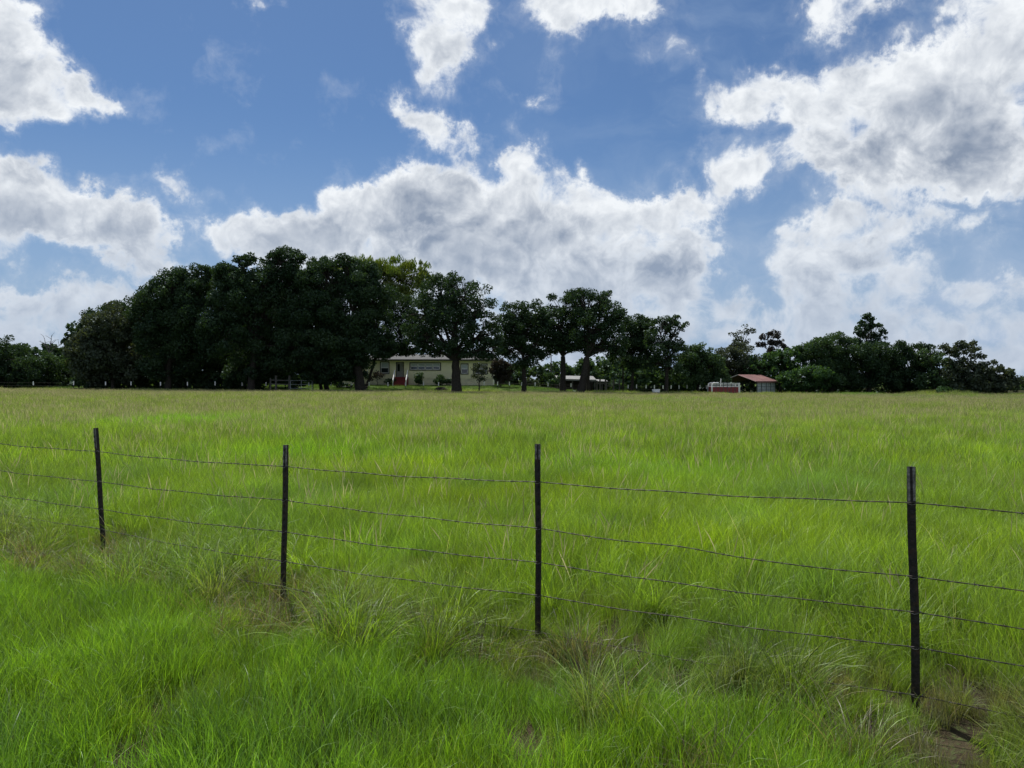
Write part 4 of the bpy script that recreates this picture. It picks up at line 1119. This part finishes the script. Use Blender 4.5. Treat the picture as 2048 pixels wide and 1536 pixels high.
def shed():
    D = 112.0; k = D / F; X = lambda p: (p - 1024) * k; Z = lambda p: CAMZ - (p - HOR) * k
    O = Vector((X(1165), D, gz(X(1165), D))); root = empty('open_shed', O, 'long low open shed with a pale tin roof behind the right oaks', 'shed')
    def A(n, mb, m, par=root):
        mb.v = [(a - O.x, b - O.y, c - O.z) for a, b, c in mb.v]; return mb.build(n, m, par)
    x0, x1 = X(1112), X(1192); zt = Z(755)
    r = A('roof', MB().hexa([(x0, D - .4, zt - .3), (x1, D - .4, zt - .45), (x1, D + 4, zt + .1), (x0, D + 4, zt + .2), (x0, D - .4, zt - .18), (x1, D - .4, zt - .33), (x1, D + 4, zt + .22), (x0, D + 4, zt + .32)]), M['tin'])
    rb = MB(); x = x0 + .1
    while x < x1 - .05:
        f = (x - x0) / (x1 - x0); rb.hexa([(x, D - .41, zt - .19 - .15 * f), (x + .05, D - .41, zt - .19 - .15 * f), (x + .05, D + 4, zt + .31 - .1 * f), (x, D + 4, zt + .31 - .1 * f), (x, D - .41, zt - .14 - .15 * f), (x + .05, D - .41, zt - .14 - .15 * f), (x + .05, D + 4, zt + .36 - .1 * f), (x, D + 4, zt + .36 - .1 * f)]); x += .3
    tag(A('roof_ribs', rb, M['tin'], r), kind='stuff')
    A('fascia', MB().hexa([(x0, D - .44, zt - .42), (x1, D - .44, zt - .57), (x1, D - .412, zt - .57), (x0, D - .412, zt - .42), (x0, D - .44, zt - .2), (x1, D - .44, zt - .35), (x1, D - .412, zt - .35), (x0, D - .412, zt - .2)]), M['tin'], r)
    for i in range(6):
        x = x0 + .2 + (x1 - x0 - .4) * i / 5
        A('post', MB().box(x - .07, x + .07, D - .3, D - .16, O.z - .4, zt - .32 - .15 * i / 5), M['weathered'])
    A('back_wall', MB().box(x0, x1, D + 3.8, D + 3.9, O.z - .4, zt - .05), M['darkwood'])
    # lean-to
    x2 = X(1216)
    l = A('lean_to_roof', MB().hexa([(x1 + .05, D - .2, zt - .62), (x2, D - .2, zt - .68), (x2, D + 3, zt - .4), (x1 + .05, D + 3, zt - .35), (x1 + .05, D - .2, zt - .52), (x2, D - .2, zt - .58), (x2, D + 3, zt - .3), (x1 + .05, D + 3, zt - .25)]), M['tin'])
    for x in (x2 - .2, (x1 + x2) / 2): A('post', MB().box(x - .06, x + .06, D - .1, D + .02, O.z - .4, zt - .66), M['weathered'])
shed()
def lathe(prof, n=20):
    mb = MB(); vs_ = []; fs = []
    for (r, z) in prof:
        for k in range(n): vs_.append((r * math.cos(2 * PI * k / n), r * math.sin(2 * PI * k / n), z))
    for i in range(len(prof) - 1):
        for k in range(n): fs.append((i*n+k, i*n+(k+1) % n, (i+1)*n+(k+1) % n, (i+1)*n+k))
    fs.append(tuple(range(n - 1, -1, -1))); fs.append(tuple((len(prof)-1)*n+k for k in range(n)))
    return mb.add(vs_, fs)
def bucket():
    D = 93.5; p = at(1149, 775, D); O = Vector((p.x, D, gz(p.x, D)))
    r = empty('bucket', O, 'white bucket in the grass left of the split oak trunks', 'bucket')
    lathe([(.16, .08), (.18, .1), (.215, .52), (.235, .52), (.235, .56), (.2, .56), (.16, .14), (.01, .14)]).build('pail', M['white'], r, smooth=False)
    MB().tube([(.23 * math.cos(t), -.02, .54 + .2 * math.sin(t)) for t in np.linspace(0, PI, 12)], .008, 5).build('handle', M['clip'], r)
bucket()
def trough():
    D = 92.0; p = at(1312, 775, D); O = Vector((p.x, D, gz(p.x, D)))
    r = empty('water_trough', O, 'white tub on dark legs at the field edge by the open topped oak', 'trough')
    a, b = .48, .30; mb = MB(); vs_ = []; fs = []; n = 24
    rings = [(.78, .42), (.92, .48), (1.0, .80), (1.06, .80), (1.06, .86), (.95, .86), (.85, .52), (.05, .50)]
    for (s, z) in rings:
        for k in range(n):
            t = 2 * PI * k / n; c, s_ = math.cos(t), math.sin(t)
            vs_.append((a * s * math.copysign(abs(c) ** .5, c), b * s * math.copysign(abs(s_) ** .6, s_), z))
    for i in range(len(rings) - 1):
        for k in range(n): fs.append((i*n+k, i*n+(k+1) % n, (i+1)*n+(k+1) % n, (i+1)*n+k))
    fs.append(tuple(range(n - 1, -1, -1)))
    mb.add(vs_, fs).build('tub', M['white'], r, smooth=False)
    for sx in (-1, 1):
        for sy in (-1, 1): MB().tube([(sx * .34, sy * .2, -.1), (sx * .30, sy * .17, .47)], .025, 7).build('leg', M['post_steel'], r)
trough()
def pole():
    D = 118.0; b = at(1103, 768, D); O = Vector((b.x, D, gz(b.x, D))); t = at(1102, 700, D)
    r = empty('utility_pole', O, 'thin dark pole rising right of the narrow oak', 'pole')
    MB().tube([(0, 0, -.3), t - O], [.10, .07], 10).build('mast', M['darkwood'], r, smooth=True)
    z = (t - O).z
    MB().box(t.x - O.x - .55, t.x - O.x + .55, -.16, -.08, z - .5, z - .38).build('crossarm', M['darkwood'], r)
pole()
def board():
    D = 109.0; k = D / F; p = at(1012, 756, D); O = Vector((p.x, D, gz(p.x, D)))
    r = empty('notice_board', O, 'small green board on two posts right of the house', 'board')
    h0 = at(0, 755, D).z - O.z; h1 = at(0, 748, D).z - O.z
    MB().box(-.36, .36, -.03, .03, h0, h1).build('panel', M['green_board'], r)
    MB().box(-.40, .40, -.05, .05, h1 + .002, h1 + .05).build('top_rail', M['weathered'], r)
    for sx in (-.3, .34): MB().tube([(sx, .06, -.2), (sx, .06, h1)], .035, 7).build('post', M['weathered'], r)
board()
def brush_pile():
    D = 95.5; p = at(882, 776, D); O = Vector((p.x, D, gz(p.x, D)))
    r = empty('brush_pile', O, 'low dark heap of brush on the lawn left of the thick trunk', 'brush pile')
    rs = np.random.RandomState(8); n, m = 26, 9; V = []; Fc = []
    for j in range(m):
        for i in range(n):
            a = 2 * PI * i / n; q = j / (m - 1); rr = math.cos(q * PI / 2) ** .6
            nz = .75 + .5 * rs.rand()
            V.append((.85 * rr * math.cos(a) * nz, .5 * rr * math.sin(a) * nz, -.1 + .72 * math.sin(q * PI / 2) * (.8 + .25 * math.cos(a * 2 + .6) + .15 * rs.rand())))
    for j in range(m - 1):
        for i in range(n): Fc.append((j*n+i, j*n+(i+1) % n, (j+1)*n+(i+1) % n, (j+1)*n+i))
    MB().add(V, Fc).build('heap', M['brush'], r)
    rnd = random.Random(3); s = MB()
    for q in range(60):
        a = rnd.random() * 2 * PI; x, y = .7 * math.cos(a) * rnd.random(), .4 * math.sin(a) * rnd.random()
        s.tube([(x, y, .1 + rnd.random() * .35), (x + rnd.uniform(-.5, .5), y + rnd.uniform(-.3, .3), .25 + rnd.random() * .5)], [.02, .008], 4)
    tag(s.build('twigs', M['brush'], r), kind='stuff')
brush_pile()
def trailer():
    D = 93.5; k = D / F; X = lambda p: (p - 1024) * k; Z = lambda p: CAMZ - (p - HOR) * k
    O = Vector((X(1451), D, gz(X(1451), D))); root = empty('stock_trailer', O, 'small red and white stock trailer left of the red roofed carport', 'trailer')
    def A(n, mb, m, par=root, **kw):
        mb.v = [(a - O.x, b - O.y, c - O.z) for a, b, c in mb.v]; return mb.build(n, m, par, **kw)
    x0, x1 = X(1423), X(1479); z0 = O.z + .42; zm = Z(773.5); zt = Z(766); W = 1.7
    for y in (D, D + W):
        A('lower_panel', MB().box(x0 + .1, x1 - .1, y, y + .04, z0, zm - .02), M['red'])
        A('white_band', MB().box(x0 + .08, x1 - .08, y - .02, y + .06, zm - .018, zm + .05), M['white'])
        for i, f in enumerate((.45, 1.0)):
            z = zm + .09 + (zt - zm - .09) * f
            A('slat', MB().box(x0 + .1, x1 - .1, y - .01, y + .04, z - .075, z), M['white'])
        for i in range(8):
            x = x0 + .1 + (x1 - x0 - .2) * i / 7
            A('stake', MB().box(x - .03, x + .03, y - .035, y - .022, z0, zt), M['galv_dark'] if i % 7 else M['white'])
        a = MB().tube([(x0, y, z0 - .25), (x0, y, zt - .3), (x0 + .08, y, zt - .08), (x0 + .3, y, zt + .02), (x0 + .9, y, zt + .05)], .05, 8)
        A('corner_tube', a, M['white'], smooth=True)
        A('corner_tube', MB().tube([(x1 + .02, y, z0 - .25), (x1 + .02, y, zt + .0)], .05, 8), M['white'])
    A('front_panel', MB().box(x0 + .05, x0 + .1, D + .05, D + W - .01, z0, zm), M['red'])
    A('tailgate', MB().box(x1 - .1, x1 - .05, D + .05, D + W - .01, z0, zm), M['red'])
    A('bed', MB().box(x0 + .1, x1 - .1, D + .041, D + W - .001, z0 - .1, z0 - .002), M['darkwood'])
    A('exhaust_stack', MB().tube([(X(1443), D + .5, z0), (X(1444), D + .5, Z(757))], .04, 8), M['white'])
    for xx in (X(1446), X(1458)):
        for y in (D - .14, D + W + .09):
            pts = [(xx + .22 * math.cos(t), y, O.z + .30 + .22 * math.sin(t)) for t in np.linspace(0, 2 * PI, 17)]
            wv = A('wheel', MB().tube(pts, .085, 8, cap=False), M['rubber'], smooth=True)
            A('rim', MB().tube([(xx, y - .05, O.z + .30), (xx, y + .05, O.z + .30)], .15, 12), M['galv'], wv)
    A('tongue', MB().box(x0 - 1.1, x0 + .1, D + W / 2 - .05, D + W / 2 + .05, z0 - .12, z0 - .02), M['galv_dark'])
trailer()
def carport():
    D = 97.0; k = D / F
    # front corner at column 1514; gable front faces left, eave side faces the camera
    c = at(1514, 782, D); O = Vector((c.x, D, gz(c.x, D)))
    root = empty('carport', O, 'metal carport with a faded red gable roof and grey side wall', 'carport')
    u = Vector((math.cos(math.radians(-8)), math.sin(math.radians(28)), 0)).normalized()   # along the eave, to the right and away
    v = Vector((-u.y, u.x, 0))                                                            # across the gable, to the left/back
    zE = at(0, 762, D).z - O.z; zR = zE + .8; Wd = 5.0; Ln = 3.1
    v = Vector((-.62, .78, 0)).normalized()
    def P(a, b, z): q = u * a + v * b; return (q.x, q.y, z)
    for i in range(4):
        a0, a1 = Ln * i / 4 + .03, Ln * (i + 1) / 4 - .03
        pn = MB().hexa([P(a0, 0, -.2), P(a1, 0, -.2), P(a1, .05, -.2), P(a0, .05, -.2), P(a0, 0, zE - .1), P(a1, 0, zE - .1), P(a1, .05, zE - .1), P(a0, .05, zE - .1)])
        po = pn.build('side_panel', M['galv'], root)
        rb = MB()
        for j in range(3):
            z = .3 + j * .45
            rb.hexa([P(a0, -.02, z), P(a1, -.02, z), P(a1, -.002, z), P(a0, -.002, z), P(a0, -.02, z + .04), P(a1, -.02, z + .04), P(a1, -.002, z + .04), P(a0, -.002, z + .04)])
        rb.build('girt', M['galv_dark'], po)
    for i in range(5):
        a = Ln * i / 4
        MB().hexa([P(a - .04, -.04, -.3), P(a + .04, -.04, -.3), P(a + .04, .06, -.3), P(a - .04, .06, -.3), P(a - .04, -.04, zE - .02), P(a + .04, -.04, zE - .02), P(a + .04, .06, zE - .02), P(a - .04, .06, zE - .02)]).build('frame_post', M['galv_dark'], root)
        MB().hexa([P(a - .04, Wd - .06, -.3), P(a + .04, Wd - .06, -.3), P(a + .04, Wd + .04, -.3), P(a - .04, Wd + .04, -.3), P(a - .04, Wd - .06, zE - .02), P(a + .04, Wd - .06, zE - .02), P(a + .04, Wd + .04, zE - .02), P(a - .04, Wd + .04, zE - .02)]).build('frame_post', M['galv_dark'], root)
    for b0, b1, z0, z1 in ((-.25, Wd / 2, zE - .08, zR), (Wd + .25, Wd / 2 + .002, zE - .08, zR)):
        n = 8
        for j in range(n):
            a0, a1 = -.35 + (Ln + .7) * j / n, -.35 + (Ln + .7) * (j + 1) / n - .02
            MB().hexa([P(a0, b0, z0), P(a1, b0, z0), P(a1, b1, z1), P(a0, b1, z1), P(a0, b0, z0 + .05), P(a1, b0, z0 + .05), P(a1, b1, z1 + .05), P(a0, b1, z1 + .05)]).build('roof_sheet', M['rust_red'], root)
    MB().hexa([P(-.36, -.28, zE - .22), P(Ln + .36, -.28, zE - .22), P(Ln + .36, -.252, zE - .22), P(-.36, -.252, zE - .22), P(-.36, -.28, zE - .02), P(Ln + .36, -.28, zE - .02), P(Ln + .36, -.252, zE - .02), P(-.36, -.252, zE - .02)]).build('eave_trim', M['rust_red'], root)
    for s in (0, 1):
        b0 = -.2 if s == 0 else Wd + .2
        MB().tube([P(-.37, b0, zE - .08), P(-.37, Wd / 2, zR + .0)], .06, 6).build('gable_trim', M['rust_red'] if s == 0 else M['galv_dark'], root)
carport()
